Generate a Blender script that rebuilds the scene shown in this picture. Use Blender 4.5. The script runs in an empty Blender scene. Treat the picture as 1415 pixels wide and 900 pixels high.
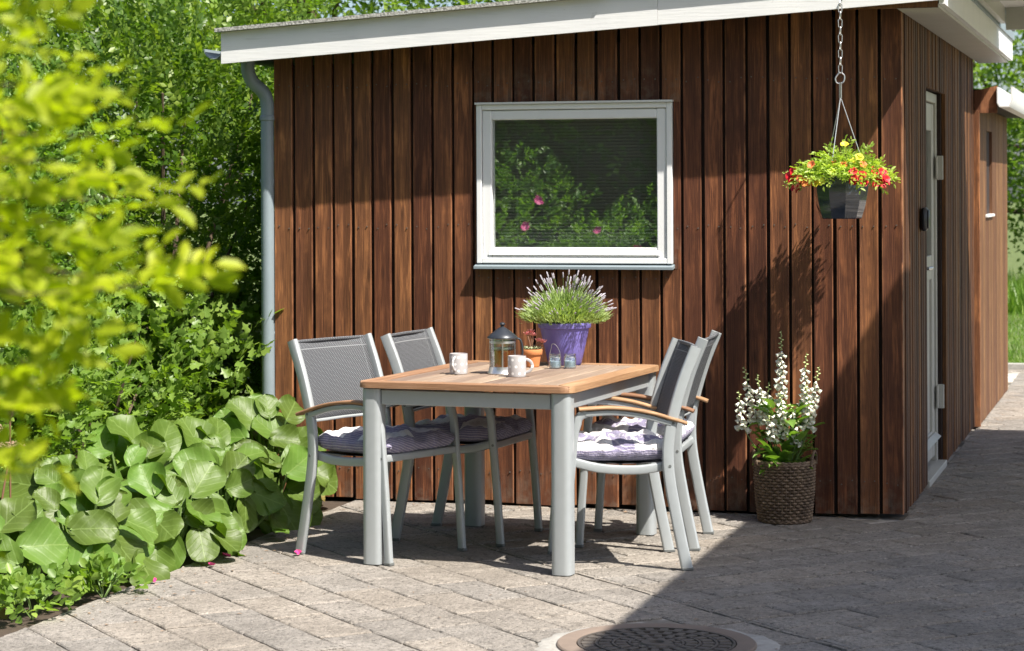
import bpy, math, random
import numpy as np
from mathutils import Vector, Matrix
R = math.radians
random.seed(7); rng = np.random.default_rng(7)
scene = bpy.context.scene
COL = scene.collection

# ------------------------------------------------------------------ camera, sky, sun, exposure
cam_d = bpy.data.cameras.new('camera'); cam = bpy.data.objects.new('camera', cam_d); COL.objects.link(cam)
cam_d.sensor_width = 36.0; cam_d.lens = 79.8; cam_d.shift_y = -0.1315
cam_d.clip_start = 0.1; cam_d.clip_end = 600
cam.matrix_world = (Matrix.Translation((1.148, -10.431, 1.505)) @ Matrix.Rotation(0.2799, 4, 'Z')
                    @ Matrix.Rotation(R(90), 4, 'X') @ Matrix.Rotation(-0.0044, 4, 'Z'))
cam_d.dof.use_dof = True; cam_d.dof.focus_distance = 9.4; cam_d.dof.aperture_fstop = 6.5
scene.camera = cam

SUN = Vector((1.0, -0.57, 1.65))           # towards the sun
world = bpy.data.worlds.new('World'); scene.world = world; world.use_nodes = True
wn = world.node_tree.nodes; wl = world.node_tree.links
bgn = wn['Background']; sky = wn.new('ShaderNodeTexSky'); sky.sky_type = 'NISHITA'; sky.sun_disc = False
sky.sun_elevation = math.atan2(SUN.z, math.hypot(SUN.x, SUN.y)); sky.sun_rotation = math.atan2(SUN.x, SUN.y)
sky.air_density = 0.8; sky.dust_density = 2.2; sky.ozone_density = 1.0
wl.new(sky.outputs[0], bgn.inputs[0]); bgn.inputs[1].default_value = 0.10
sl = bpy.data.lights.new('sun', 'SUN'); sl.energy = 5.0; sl.angle = R(0.53); sl.color = (1.0, 0.94, 0.84)
so = bpy.data.objects.new('sun', sl); COL.objects.link(so)
so.rotation_euler = SUN.to_track_quat('Z', 'Y').to_euler(); so.location = (6, -6, 12)
vs = scene.view_settings; scene.display_settings.display_device = 'sRGB'
vs.view_transform = 'Standard'; vs.look = 'None'; vs.exposure = 1.0; vs.gamma = 1.0; vs.use_curve_mapping = False
scene.render.engine = 'CYCLES'
cy = scene.cycles; cy.use_denoising = True; cy.max_bounces = 8; cy.transparent_max_bounces = 12
cy.diffuse_bounces = 4; cy.glossy_bounces = 4; cy.transmission_bounces = 8; cy.caustics_reflective = False; cy.caustics_refractive = False
cy.sample_clamp_indirect = 6.0

# ------------------------------------------------------------------ helpers: materials
class NT:
    def __init__(s, name):
        s.m = bpy.data.materials.new(name); s.m.use_nodes = True
        s.n = s.m.node_tree.nodes; s.l = s.m.node_tree.links; s.n.clear()
        s.out = s.n.new('ShaderNodeOutputMaterial')
    def __call__(s, typ, _props=None, **kw):
        nd = s.n.new('ShaderNode' + typ)
        for k, v in (_props or {}).items(): setattr(nd, k, v)
        for k, v in kw.items(): s.set(nd, k, v)
        return nd
    def set(s, nd, k, v):
        k2 = k.replace('_', ' ')
        sock = nd.inputs[int(k[1:])] if k[0] == 'i' and k[1:].isdigit() else nd.inputs[k2]
        if isinstance(v, bpy.types.NodeSocket): s.l.new(v, sock)
        else:
            if isinstance(v, (tuple, list)) and len(v) == 3 and sock.type == 'RGBA': v = (*v, 1)
            sock.default_value = v
    def math(s, op, a, b=0.0, c=0.0, clamp=False):
        nd = s.n.new('ShaderNodeMath'); nd.operation = op; nd.use_clamp = clamp
        for i, v in enumerate((a, b, c)):
            if isinstance(v, bpy.types.NodeSocket): s.l.new(v, nd.inputs[i])
            else: nd.inputs[i].default_value = v
        return nd.outputs[0]
    def ramp(s, fac, stops, interp='LINEAR'):
        nd = s.n.new('ShaderNodeValToRGB'); nd.color_ramp.interpolation = interp; e = nd.color_ramp.elements
        while len(e) < len(stops): e.new(0.5)
        for el, (p, c) in zip(e, stops): el.position = p; el.color = (*c, 1) if len(c) == 3 else c
        s.l.new(fac, nd.inputs[0]); return nd.outputs[0]
    def mix(s, fac, a, b, blend='MIX'):
        nd = s.n.new('ShaderNodeMix'); nd.data_type = 'RGBA'; nd.blend_type = blend
        for sock, v in ((nd.inputs[0], fac), (nd.inputs[6], a), (nd.inputs[7], b)):
            if isinstance(v, bpy.types.NodeSocket): s.l.new(v, sock)
            else: sock.default_value = (*v, 1) if isinstance(v, (tuple, list)) and len(v) == 3 else v
        return nd.outputs[2]
    def noise(s, vec, scale, detail=4, rough=0.55, dist=0.0):
        nd = s('TexNoise', Scale=scale, Detail=detail, Roughness=rough, Distortion=dist)
        if vec is not None: s.l.new(vec, nd.inputs['Vector'])
        return nd.outputs[0]
    def objvec(s, scale=(1, 1, 1), rnd=37.0):
        tc = s('TexCoord'); oi = s('ObjectInfo')
        r = s.math('MULTIPLY', oi.outputs['Random'], rnd)
        cb = s('CombineXYZ', X=r, Y=r, Z=r)
        add = s('VectorMath', {'operation': 'ADD'}); s.l.new(tc.outputs['Object'], add.inputs[0]); s.l.new(cb.outputs[0], add.inputs[1])
        mp = s('Mapping', Scale=scale); s.l.new(add.outputs[0], mp.inputs['Vector'])
        return mp.outputs[0], oi.outputs['Random'], tc.outputs['Object']
    def bsdf(s, **kw): return s('BsdfPrincipled', **kw)
    def bump(s, h, strength=0.3, dist=0.01):
        b = s('Bump', Strength=strength, Distance=dist); s.l.new(h, b.inputs['Height']); return b.outputs[0]
    def done(s, sh):
        s.l.new(sh.outputs[0] if not isinstance(sh, bpy.types.NodeSocket) else sh, s.out.inputs[0]); return s.m

M = {}
def simple(name, col, rough=0.5, metal=0.0, var=0.15, scale=20, bump=0.0, **kw):
    t = NT(name); v, r, o = t.objvec()
    n = t.noise(v, scale, 5)
    c = t.mix(n, tuple(x * (1 - var) for x in col), tuple(min(1, x * (1 + var)) for x in col))
    rr = t.math('MULTIPLY_ADD', n, 0.2, rough - 0.1)
    b = t.bsdf(Base_Color=c, Roughness=rr, Metallic=metal, **kw)
    if bump: t.l.new(t.bump(t.noise(v, scale * 4, 3), bump, 0.002), b.inputs['Normal'])
    M[name] = t.done(b); return M[name]

def wood_board(name, dark, mid, light, knot=(0.03, 0.012, 0.008), rough=0.6, streak=1.0, ax=2, edge=False, vr=0.5):
    def SC(a, b): v_ = [a, a, a]; v_[ax] = b; return tuple(v_)
    t = NT(name); v, r, o = t.objvec((1, 1, 1))
    mp = t('Mapping', Scale=SC(42, 1.4)); t.l.new(v, mp.inputs['Vector'])
    fine = t.noise(mp.outputs[0], 5.0, 6, 0.6, 0.4)
    mp2 = t('Mapping', Scale=SC(11, 0.8)); t.l.new(v, mp2.inputs['Vector'])
    broad = t.noise(mp2.outputs[0], 3.0, 5, 0.65, 0.5)
    blot = t.noise(v, 3.0, 5, 0.6)
    # knots
    mp3 = t('Mapping', Scale=SC(10.0, 2.6)); t.l.new(v, mp3.inputs['Vector'])
    vo = t('TexVoronoi', Scale=1.0, Randomness=1.0); t.l.new(mp3.outputs[0], vo.inputs['Vector'])
    kn = t.ramp(vo.outputs['Distance'], [(0.04, (1, 1, 1)), (0.13, (0, 0, 0))])
    c = t.ramp(fine, [(0.32, dark), (0.52, mid), (0.76, light)])
    c2 = t.ramp(broad, [(0.34, dark), (0.54, mid), (0.78, light)])
    c2 = t.mix(t.ramp(blot, [(0.36, (0.8, 0.8, 0.8)), (0.52, (0, 0, 0))]), c2, tuple(x_ * 1.1 for x_ in dark))
    c = t.mix(0.5, c, c2)
    # worn streaks where the stain has gone
    st = t.math('MULTIPLY', t.ramp(broad, [(0.52, (0, 0, 0)), (0.66, (1, 1, 1))]), t.ramp(blot, [(0.42, (0, 0, 0)), (0.62, (1, 1, 1))]))
    c = t.mix(t.math('MULTIPLY', st, 0.75 * streak), c, tuple(min(1, x * 1.75) for x in light))
    mp4 = t('Mapping', Scale=SC(75, 1.1)); t.l.new(v, mp4.inputs['Vector']); scr = t.noise(mp4.outputs[0], 3.0, 4, 0.6, 0.6)
    c = t.mix(t.math('MULTIPLY', t.ramp(scr, [(0.60, (0, 0, 0)), (0.70, (1, 1, 1))]), t.math('MULTIPLY', blot, 1.1 * streak)), c, tuple(min(1, x_ * 1.8) for x_ in light))
    c = t.mix(t.math('MULTIPLY', t.ramp(scr, [(0.30, (1, 1, 1)), (0.38, (0, 0, 0))]), 0.55), c, tuple(x_ * .5 for x_ in dark))
    c = t.mix(t.math('MULTIPLY', kn, 0.7), c, knot)
    hv = t('HueSaturation', Fac=1.0, Hue=t.math('MULTIPLY_ADD', r, 0.016, 0.492), Saturation=1.0, Value=t.math('MULTIPLY_ADD', r, vr, 1 - vr / 2)); t.l.new(c, hv.inputs['Color'])
    c = hv.outputs[0]
    b = t.bsdf(Base_Color=c, Roughness=t.math('MULTIPLY_ADD', fine, 0.3, rough - 0.10), Specular_IOR_Level=0.30)
    if edge:
        sz = t('SeparateXYZ'); t.l.new(o, sz.inputs[0]); spl = t.math('MULTIPLY', t.ramp(sz.outputs[2], [(0.0, (1, 1, 1)), (0.22, (0, 0, 0))]), t.ramp(t.noise(v, 16, 5, 0.7), [(0.45, (0, 0, 0)), (0.7, (1, 1, 1))]))
        c = t.mix(t.math('MULTIPLY', spl, 0.55), c, (0.20, 0.165, 0.13))
        sx = t('SeparateXYZ'); t.l.new(o, sx.inputs[0]); ed = t.ramp(t.math('ABSOLUTE', sx.outputs[0]), [(0.0405, (0, 0, 0)), (0.0445, (1, 1, 1))])
        ew = t.math('MULTIPLY', ed, t.ramp(t.noise(v, 7, 5), [(0.40, (0, 0, 0)), (0.60, (1, 1, 1))])); c = t.mix(t.math('MULTIPLY', ew, 0.75), c, tuple(min(1, x_ * 1.5) for x_ in (light[0], light[1] * 1.1, light[2] * 1.3))); t.l.new(c, b.inputs['Base Color'])
    hgt = t.math('ADD', fine, t.math('MULTIPLY', kn, 0.6))
    t.l.new(t.bump(hgt, 0.35, 0.004), b.inputs['Normal'])
    M[name] = t.done(b); return M[name]

def leaf_mat(name, cols, trans=0.4, rough=0.42, tcol=1.35, bumpy=False):
    t = NT(name); at = t('Attribute', {'attribute_name': 'rnd'}); oi = t('ObjectInfo')
    tc = t('TexCoord'); n = t.noise(tc.outputs['Object'], 2.2, 3)
    f = t.math('MULTIPLY_ADD', n, 0.5, t.math('MULTIPLY_ADD', at.outputs['Fac'], 0.75, -0.12), clamp=True)
    c = t.ramp(f, [(i / (len(cols) - 1), k) for i, k in enumerate(cols)])
    b = t.bsdf(Base_Color=c, Roughness=rough, Specular_IOR_Level=0.45)
    tr = t('BsdfTranslucent'); t.l.new(t.mix(1.0, c, (tcol * 1.05, tcol * 1.15, tcol * 0.35), 'MULTIPLY'), tr.inputs[0])
    mx = t('MixShader', Fac=trans); t.l.new(b.outputs[0], mx.inputs[1]); t.l.new(tr.outputs[0], mx.inputs[2])
    M[name] = t.done(mx); return M[name]

# ------------------------------------------------------------------ helpers: meshes
class MB:
    def __init__(s): s.v = []; s.f = []; s.uv = None
    def add(s, vs_, fs):
        o = len(s.v); s.v.extend(tuple(p) for p in vs_); s.f.extend(tuple(i + o for i in f) for f in fs); return s
    def box(s, x0, x1, y0, y1, z0, z1, ch=0.0):
        if ch <= 0:
            return s.add([(x, y, z) for z in (z0, z1) for y in (y0, y1) for x in (x0, x1)],
                         [(0, 2, 3, 1), (4, 5, 7, 6), (0, 1, 5, 4), (2, 6, 7, 3), (0, 4, 6, 2), (1, 3, 7, 5)])
        # chamfered box: 24 vertices
        c = [(x0, x1), (y0, y1), (z0, z1)]; vs_ = []; idx = {}
        for sx in (0, 1):
            for sy in (0, 1):
                for sz in (0, 1):
                    p = [c[0][sx], c[1][sy], c[2][sz]]; q = [p[i] + (ch if (sx, sy, sz)[i] == 0 else -ch) for i in range(3)]
                    for ax in range(3):
                        w = list(q); w[ax] = p[ax]; idx[(sx, sy, sz, ax)] = len(vs_); vs_.append(w)
        fs = []
        for ax in range(3):
            a, b = [i for i in range(3) if i != ax]
            for sd in (0, 1):
                loop = []
                for (i, j) in ((0, 0), (1, 0), (1, 1), (0, 1)):
                    k = [0, 0, 0]; k[ax] = sd; k[a] = i; k[b] = j; loop.append(idx[(*k, ax)])
                fs.append(tuple(loop) if (sd == 1) == (ax != 1) else tuple(reversed(loop)))
        for ax in range(3):     # edges along ax
            a, b = [i for i in range(3) if i != ax]
            for i in (0, 1):
                for j in (0, 1):
                    k0 = [0, 0, 0]; k1 = [0, 0, 0]; k0[a] = k1[a] = i; k0[b] = k1[b] = j; k1[ax] = 1
                    fs.append((idx[(*k0, a)], idx[(*k0, b)], idx[(*k1, b)], idx[(*k1, a)]))
        for sx in (0, 1):
            for sy in (0, 1):
                for sz in (0, 1): fs.append(tuple(idx[(sx, sy, sz, ax)] for ax in range(3)))
        return s.add(vs_, fs)
    def sweep(s, path, sect, up=(0, 0, 1), scale=None, cap=True, closed=False):
        """sweep a closed 2-D section [(a,b)] along path; a = along side vector, b = along normal"""
        P = [Vector(p) for p in path]; n = len(P); k = len(sect); vs_ = []; up = Vector(up)
        for i in range(n):
            if closed: tan = P[(i + 1) % n] - P[i - 1]
            else: tan = P[min(i + 1, n - 1)] - P[max(i - 1, 0)]
            tan.normalize(); side = tan.cross(up)
            if side.length < 1e-4: side = tan.cross(Vector((1, 0, 0.01)))
            side.normalize(); nor = side.cross(tan)
            m = 1.0 if scale is None else scale[i]
            for a, b in sect: vs_.append(P[i] + side * a * m + nor * b * m)
        fs = []
        for i in range(n if closed else n - 1):
            j = (i + 1) % n
            for q in range(k):
                r = (q + 1) % k; fs.append((i * k + q, i * k + r, j * k + r, j * k + q))
        if cap and not closed: fs.append(tuple(range(k - 1, -1, -1))); fs.append(tuple((n - 1) * k + q for q in range(k)))
        return s.add(vs_, fs)
    def tube(s, path, r, n=8, scale=None, closed=False, up=(0, 0, 1)):
        return s.sweep(path, [(r * math.cos(2 * math.pi * q / n), r * math.sin(2 * math.pi * q / n)) for q in range(n)], up, scale, True, closed)
    def lathe(s, prof, n=24, c=(0, 0, 0), cap0=False, cap1=False):
        vs_ = [(c[0] + r * math.cos(2 * math.pi * q / n), c[1] + r * math.sin(2 * math.pi * q / n), c[2] + z) for r, z in prof for q in range(n)]
        fs = [(i * n + q, i * n + (q + 1) % n, (i + 1) * n + (q + 1) % n, (i + 1) * n + q) for i in range(len(prof) - 1) for q in range(n)]
        if cap0: fs.append(tuple(range(n - 1, -1, -1)))
        if cap1: fs.append(tuple((len(prof) - 1) * n + q for q in range(n)))
        return s.add(vs_, fs)
    def grid(s, fn, nu, nv):
        vs_ = [fn(i / nu, j / nv) for j in range(nv + 1) for i in range(nu + 1)]
        fs = [(j * (nu + 1) + i, j * (nu + 1) + i + 1, (j + 1) * (nu + 1) + i + 1, (j + 1) * (nu + 1) + i) for j in range(nv) for i in range(nu)]
        return s.add(vs_, fs)
    def mesh(s, name, m, smooth=40):
        me = bpy.data.meshes.new(name); me.from_pydata(s.v, [], s.f); me.materials.append(m); fix_mesh(me, smooth); return me
    def build(s, name, m, parent=None, smooth=40, loc=None, recenter=False):
        o0 = Vector((0, 0, 0))
        if recenter:
            a = np.array(s.v); o0 = Vector(((a[:, 0].min() + a[:, 0].max()) / 2, (a[:, 1].min() + a[:, 1].max()) / 2, a[:, 2].min()))
            s.v = [(x - o0.x, y - o0.y, z - o0.z) for x, y, z in s.v]
        return link(name, s.mesh(name, m, smooth), parent, loc or o0)
def fix_mesh(me, smooth):
    import bmesh
    bm = bmesh.new(); bm.from_mesh(me); bmesh.ops.recalc_face_normals(bm, faces=bm.faces); bm.to_mesh(me); bm.free()
    if smooth:
        me.shade_smooth(); me.set_sharp_from_angle(angle=R(smooth))
def link(name, me, parent=None, loc=(0, 0, 0), rot=(0, 0, 0), scl=(1, 1, 1)):
    o = bpy.data.objects.new(name, me); COL.objects.link(o); o.location = loc; o.rotation_euler = rot; o.scale = scl
    if parent is not None: o.parent = parent
    return o
def tag(o, label, cat, group=None):
    o['label'] = label; o['category'] = cat
    if group: o['group'] = group
    return o
def thing(name, label, cat, loc=(0, 0, 0), rz=0.0, group=None):
    o = bpy.data.objects.new(name, None); COL.objects.link(o); o.location = loc; o.rotation_euler = (0, 0, rz); o.empty_display_size = 0.1
    return tag(o, label, cat, group)
def struct(o): o['kind'] = 'structure'; return o
def dup(root, loc, rz, label, group=None):
    r = root.copy(); COL.objects.link(r); r.location = loc; r.rotation_euler = (0, 0, rz); r['label'] = label
    if group: r['group'] = group
    for ch in list(root.children):
        c = ch.copy(); COL.objects.link(c); c.parent = r
        for g in ch.children:
            d = g.copy(); COL.objects.link(d); d.parent = c
    return r
def smoothpath(pts, n=8):
    """Catmull-Rom through points"""
    P = [Vector(p) for p in pts]; P = [P[0] * 2 - P[1]] + P + [P[-1] * 2 - P[-2]]; out = []
    for i in range(1, len(P) - 2):
        a, b, c, d = P[i - 1], P[i], P[i + 1], P[i + 2]
        for k in range(n):
            t = k / n; out.append(0.5 * ((2 * b) + (c - a) * t + (2 * a - 5 * b + 4 * c - d) * t * t + (3 * b - a - 3 * c + d) * t ** 3))
    out.append(P[-2]); return out

# leaf clouds -----------------------------------------------------
def _norm(a): return a / np.maximum(np.linalg.norm(a, axis=-1, keepdims=True), 1e-9)
LEAF_OVAL = (np.array([(0, 0, 0), (.3, .42, .10), (.7, .40, .08), (1, 0, -.06), (.7, -.40, .08), (.3, -.42, .10), (.5, 0, -.02)]),
             [(0, 6, 1), (1, 6, 2), (2, 6, 3), (3, 6, 4), (4, 6, 5), (5, 6, 0)])
LEAF_SIMPLE = (np.array([(0, 0, 0), (.45, .5, .08), (1, 0, -.05), (.45, -.5, .08)]), [(0, 2, 1), (0, 3, 2)])
LEAF_BLADE = (np.array([(0, .5, 0), (0, -.5, 0), (.55, .35, .05), (.55, -.35, .05), (1, 0, -.05)]), [(0, 1, 3, 2), (2, 3, 4)])
LEAF_LOBED = (np.array([(0, 0, 0), (.1, .45, .05), (.42, .30, .03), (.55, .62, .02), (.66, .26, .02), (1, 0, -.05), (.66, -.26, .02), (.55, -.62, .02), (.42, -.30, .03), (.1, -.45, .05), (.45, 0, -.03)]),
              [(0, 10, 1), (1, 10, 2), (2, 10, 3), (3, 10, 4), (4, 10, 5), (5, 10, 6), (6, 10, 7), (7, 10, 8), (8, 10, 9), (9, 10, 0)])
def cloud_mesh(name, P, D, Nn, L, W, tpl, m, rnd=None):
    T, F = tpl; n = len(P); k = len(T)
    D = _norm(D); S = _norm(np.cross(D, Nn)); Nn = np.cross(S, D)
    V = P[:, None, :] + T[None, :, 0, None] * (L[:, None, None] * D[:, None, :]) + T[None, :, 1, None] * (W[:, None, None] * S[:, None, :]) + T[None, :, 2, None] * (L[:, None, None] * Nn[:, None, :])
    me = bpy.data.meshes.new(name)
    lens = np.array([len(f) for f in F]); base = np.concatenate([np.array(f) for f in F])
    loops = (np.arange(n)[:, None] * k + base[None, :]).ravel()
    tot = np.tile(lens, n); st = np.concatenate([[0], np.cumsum(tot)[:-1]])
    me.vertices.add(n * k); me.vertices.foreach_set('co', V.ravel().astype(np.float32))
    me.loops.add(len(loops)); me.loops.foreach_set('vertex_index', loops.astype(np.int32))
    me.polygons.add(len(tot)); me.polygons.foreach_set('loop_start', st.astype(np.int32)); me.polygons.foreach_set('loop_total', tot.astype(np.int32))
    me.update(calc_edges=True); me.shade_smooth()
    a = me.attributes.new('rnd', 'FLOAT', 'POINT'); rr = rng.random(n) if rnd is None else rnd
    a.data.foreach_set('value', np.repeat(rr, k).astype(np.float32))
    me.materials.append(m); return me
def twig_leaves(starts, dirs, tl, nl, L, W, pin=True, droop=0.15, spread=0.9):
    """leaves set alternately along short twigs: returns P, D, N, L, W, r"""
    n = len(starts); t = (np.arange(nl) + 0.6) / nl; dirs = _norm(dirs)
    ref = _norm(rng.normal(size=(n, 3)) * 0.5 + np.array([0, 0, 1.0])); side = _norm(np.cross(dirs, ref)); nor = _norm(np.cross(side, dirs))
    tlv = tl * rng.uniform(0.6, 1.3, n)
    P = starts[:, None, :] + dirs[:, None, :] * (t[None, :, None] * tlv[:, None, None])
    P[..., 2] -= droop * tlv[:, None] * t[None, :] ** 2
    sg = np.where(np.arange(nl) % 2 == 0, 1.0, -1.0); sg[-1] = 0
    D = dirs[:, None, :] * 0.6 + side[:, None, :] * (sg[None, :, None] * spread) + rng.normal(size=(n, nl, 3)) * 0.22
    Nn = nor[:, None, :] + rng.normal(size=(n, nl, 3)) * 0.35
    Lr = L * rng.uniform(0.65, 1.25, (n, nl)); Wr = W * Lr / L * rng.uniform(0.85, 1.15, (n, nl))
    r = np.clip(rng.random((n, 1)) * 0.7 + rng.random((n, nl)) * 0.3, 0, 1)
    return P.reshape(-1, 3), D.reshape(-1, 3), Nn.reshape(-1, 3), Lr.ravel(), Wr.ravel(), r.ravel()
def blob_points(n, rx, ry, h, z0=0.1, shell=0.55, lumps=9, seed=0):
    g = np.random.default_rng(seed + 100)
    d = _norm(g.normal(size=(n, 3))); rad = shell + (1 - shell) * g.random(n) ** 0.7
    lc = _norm(g.normal(size=(lumps, 3))); amp = g.uniform(0.1, 0.32, lumps)
    bump = np.zeros(n)
    for c, a in zip(lc, amp): bump += a * np.maximum(0, d @ c) ** 6
    rad = rad * (0.84 + bump)
    P = d * rad[:, None] * np.array([rx, ry, h / 2 - z0 / 2]); P[:, 2] += (h + z0) / 2
    return P, d
def shrub(name, label, cat, loc, rx, ry, h, ntw, leaf, mat_, tl=0.16, nl=9, tpl=LEAF_SIMPLE, z0=0.05, stems=7, bark='bark', group=None, shell=0.5, seed=0, upd=0.6, crown='foliage', stem='stem', spread=0.9):
    root = thing(name, label, cat, loc, 0, group)
    P, d = blob_points(ntw, rx, ry, h, z0, shell, 11, seed)
    dirs = d * 0.8 + np.array([0, 0, upd]) + rng.normal(size=d.shape) * 0.5
    a = twig_leaves(P, dirs, tl, nl, leaf[0], leaf[1], spread=spread)
    me = cloud_mesh(crown, *a[:5], tpl, M[mat_], a[5]); o = link(crown, me, root); o['kind'] = 'stuff'
    for i in range(stems):
        th = 2 * math.pi * i / stems + random.uniform(-.3, .3); q = random.uniform(0.35, 0.8)
        e = Vector((rx * q * math.cos(th), ry * q * math.sin(th), h * random.uniform(0.55, 0.85)))
        pth = smoothpath([(0.05 * math.cos(th), 0.05 * math.sin(th), 0), (e.x * 0.35, e.y * 0.35, e.z * 0.45), e], 5)
        MB().tube(pth, 0.014 * (1 + h * 0.3), 6, [1 - 0.75 * k / (len(pth) - 1) for k in range(len(pth))]).build(stem, M[bark], root)
    return root
#__MATERIALS__

# ------------------------------------------------------------------ materials
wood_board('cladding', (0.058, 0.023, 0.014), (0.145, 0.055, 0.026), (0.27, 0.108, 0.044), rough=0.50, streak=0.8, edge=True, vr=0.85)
wood_board('side_cladding', (0.050, 0.020, 0.009), (0.100, 0.041, 0.017), (0.175, 0.078, 0.030), streak=0.7, vr=1.1)  # wide board-to-board tone stands in for grazing sky gloss on cupped faces
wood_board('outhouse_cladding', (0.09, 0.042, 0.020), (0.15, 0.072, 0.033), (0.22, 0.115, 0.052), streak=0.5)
for nm, ax_ in (('teak_x', 0), ('teak_y', 1)):
    wood_board(nm, (0.22, 0.115, 0.060), (0.31, 0.175, 0.098), (0.38, 0.235, 0.14), knot=(0.30, 0.14, 0.07), rough=0.55, streak=0.5, ax=ax_)
wood_board('teak_grey', (0.20, 0.14, 0.10), (0.265, 0.195, 0.148), (0.32, 0.25, 0.195), knot=(0.30, 0.2, 0.14), rough=0.6, streak=0.4, ax=1)
simple('under_board', (0.022, 0.011, 0.008), 0.85)
simple('interior', (0.10, 0.085, 0.07), 0.9)
simple('alu', (0.40, 0.43, 0.445), 0.42, 0.3, 0.05, 30, 0.05)
simple('alu_dark', (0.16, 0.17, 0.17), 0.5, 0.3)
simple('zinc', (0.23, 0.28, 0.31), 0.5, 0.1, 0.1, 6)
simple('window_white', (0.78, 0.79, 0.80), 0.35, 0, 0.03)
simple('blind_white', (0.75, 0.76, 0.75), 0.5, 0, 0.03)
simple('steel', (0.62, 0.62, 0.62), 0.3, 0.9)
simple('wire_grey', (0.40, 0.42, 0.44), 0.4, 0.2)
simple('black_plastic', (0.018, 0.018, 0.022), 0.35)
simple('lid_dark', (0.035, 0.04, 0.05), 0.38, 0.3)
simple('bark', (0.10, 0.07, 0.045), 0.9, 0, 0.35, 30, 0.5)
simple('stalk', (0.14, 0.22, 0.06), 0.6)
simple('stalk_red', (0.20, 0.10, 0.06), 0.6)
simple('soil', (0.055, 0.038, 0.026), 0.95, 0, 0.5, 40, 0.8)
simple('mortar', (0.34, 0.325, 0.30), 0.95, 0, 0.45, 30, 0.9)
simple('iron', (0.115, 0.10, 0.088), 0.62, 0.3, 0.35, 14, 0.5)
simple('iron_rust', (0.20, 0.155, 0.125), 0.8, 0.1, 0.25, 18, 0.5)
simple('terracotta', (0.56, 0.215, 0.075), 0.8, 0, 0.15, 30, 0.2)
simple('purple_pot', (0.20, 0.17, 0.52), 0.38, 0, 0.08)
simple('blue_pot', (0.022, 0.032, 0.055), 0.10, 0, 0.2, 8, 0.0, Coat_Weight=0.6)
simple('candle_blue', (0.58, 0.68, 0.80), 0.5, 0, 0.05)
simple('petal_pink', (0.62, 0.05, 0.22), 0.6)
simple('petal_red', (0.62, 0.012, 0.022), 0.55)
simple('petal_orange', (0.75, 0.20, 0.06), 0.55)
simple('petal_yellow', (0.80, 0.66, 0.05), 0.55)
simple('rosette_pink', (0.62, 0.22, 0.22), 0.5, 0, 0.35, 60)
simple('rosette_green', (0.42, 0.46, 0.28), 0.5, 0, 0.3, 60)
simple('sedum_brown', (0.27, 0.185, 0.12), 0.9, 0, 0.3, 60)
simple('lavender_flower', (0.40, 0.37, 0.42), 0.7, 0, 0.25, 60)
simple('white_bloom', (0.74, 0.73, 0.62), 0.55, 0, 0.04, 60, 0.0, Subsurface_Weight=0.15)
simple('bud_green', (0.52, 0.58, 0.26), 0.55, 0, 0.2, 60)
leaf_mat('leaf_hedge', [(0.022, 0.055, 0.010), (0.075, 0.15, 0.020), (0.17, 0.26, 0.035), (0.30, 0.38, 0.06)], 0.42)
leaf_mat('leaf_rose', [(0.055, 0.13, 0.022), (0.13, 0.24, 0.040), (0.23, 0.34, 0.07)], 0.40)
leaf_mat('leaf_bramble', [(0.085, 0.17, 0.028), (0.18, 0.29, 0.048), (0.31, 0.42, 0.085)], 0.42)
leaf_mat('leaf_near', [(0.17, 0.23, 0.010), (0.36, 0.42, 0.018), (0.56, 0.58, 0.03)], 0.55, 0.5)
leaf_mat('leaf_tree', [(0.07, 0.14, 0.02), (0.16, 0.26, 0.040), (0.29, 0.37, 0.07)], 0.45)
leaf_mat('leaf_lavender', [(0.24, 0.33, 0.12), (0.36, 0.46, 0.18), (0.48, 0.57, 0.28)], 0.35, 0.6)
leaf_mat('leaf_petunia', [(0.24, 0.34, 0.06), (0.38, 0.50, 0.10), (0.55, 0.62, 0.20)], 0.4)
leaf_mat('leaf_foxglove', [(0.15, 0.27, 0.05), (0.25, 0.38, 0.09), (0.36, 0.47, 0.15)], 0.35, 0.5)
leaf_mat('grass_blade', [(0.07, 0.16, 0.02), (0.13, 0.24, 0.03), (0.22, 0.31, 0.06)], 0.4)

def white_paint():
    t = NT('white_paint'); v, r, o = t.objvec()
    mp = t('Mapping', Scale=(2, 30, 40)); t.l.new(v, mp.inputs['Vector']); g = t.noise(mp.outputs[0], 3, 5)
    n2 = t.noise(v, 5, 5); c = t.mix(n2, (0.66, 0.67, 0.68), (0.80, 0.80, 0.79))
    spot = t.ramp(t.noise(v, 24, 3), [(0.70, (0, 0, 0)), (0.78, (1, 1, 1))]); c = t.mix(t.math('MULTIPLY', spot, 0.5), c, (0.36, 0.34, 0.30)); c = t.mix(t.math('MULTIPLY', t.ramp(g, [(0.60, (0, 0, 0)), (0.74, (1, 1, 1))]), 0.35), c, (0.45, 0.45, 0.42))
    b = t.bsdf(Base_Color=c, Roughness=0.55); t.l.new(t.bump(g, 0.3, 0.003), b.inputs['Normal']); M['white_paint'] = t.done(b)
white_paint()
def felt():
    t = NT('roof_felt'); v, r, o = t.objvec(); n = t.noise(v, 90, 4); n2 = t.noise(v, 6, 4)
    c = t.ramp(n, [(0.35, (0.10, 0.10, 0.09)), (0.5, (0.33, 0.33, 0.31)), (0.7, (0.62, 0.61, 0.58))]); c = t.mix(t.math('MULTIPLY', n2, 0.5), c, (0.30, 0.30, 0.27))
    b = t.bsdf(Base_Color=c, Roughness=0.95); t.l.new(t.bump(n, 0.8, 0.004), b.inputs['Normal']); M['roof_felt'] = t.done(b)
felt()
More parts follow.
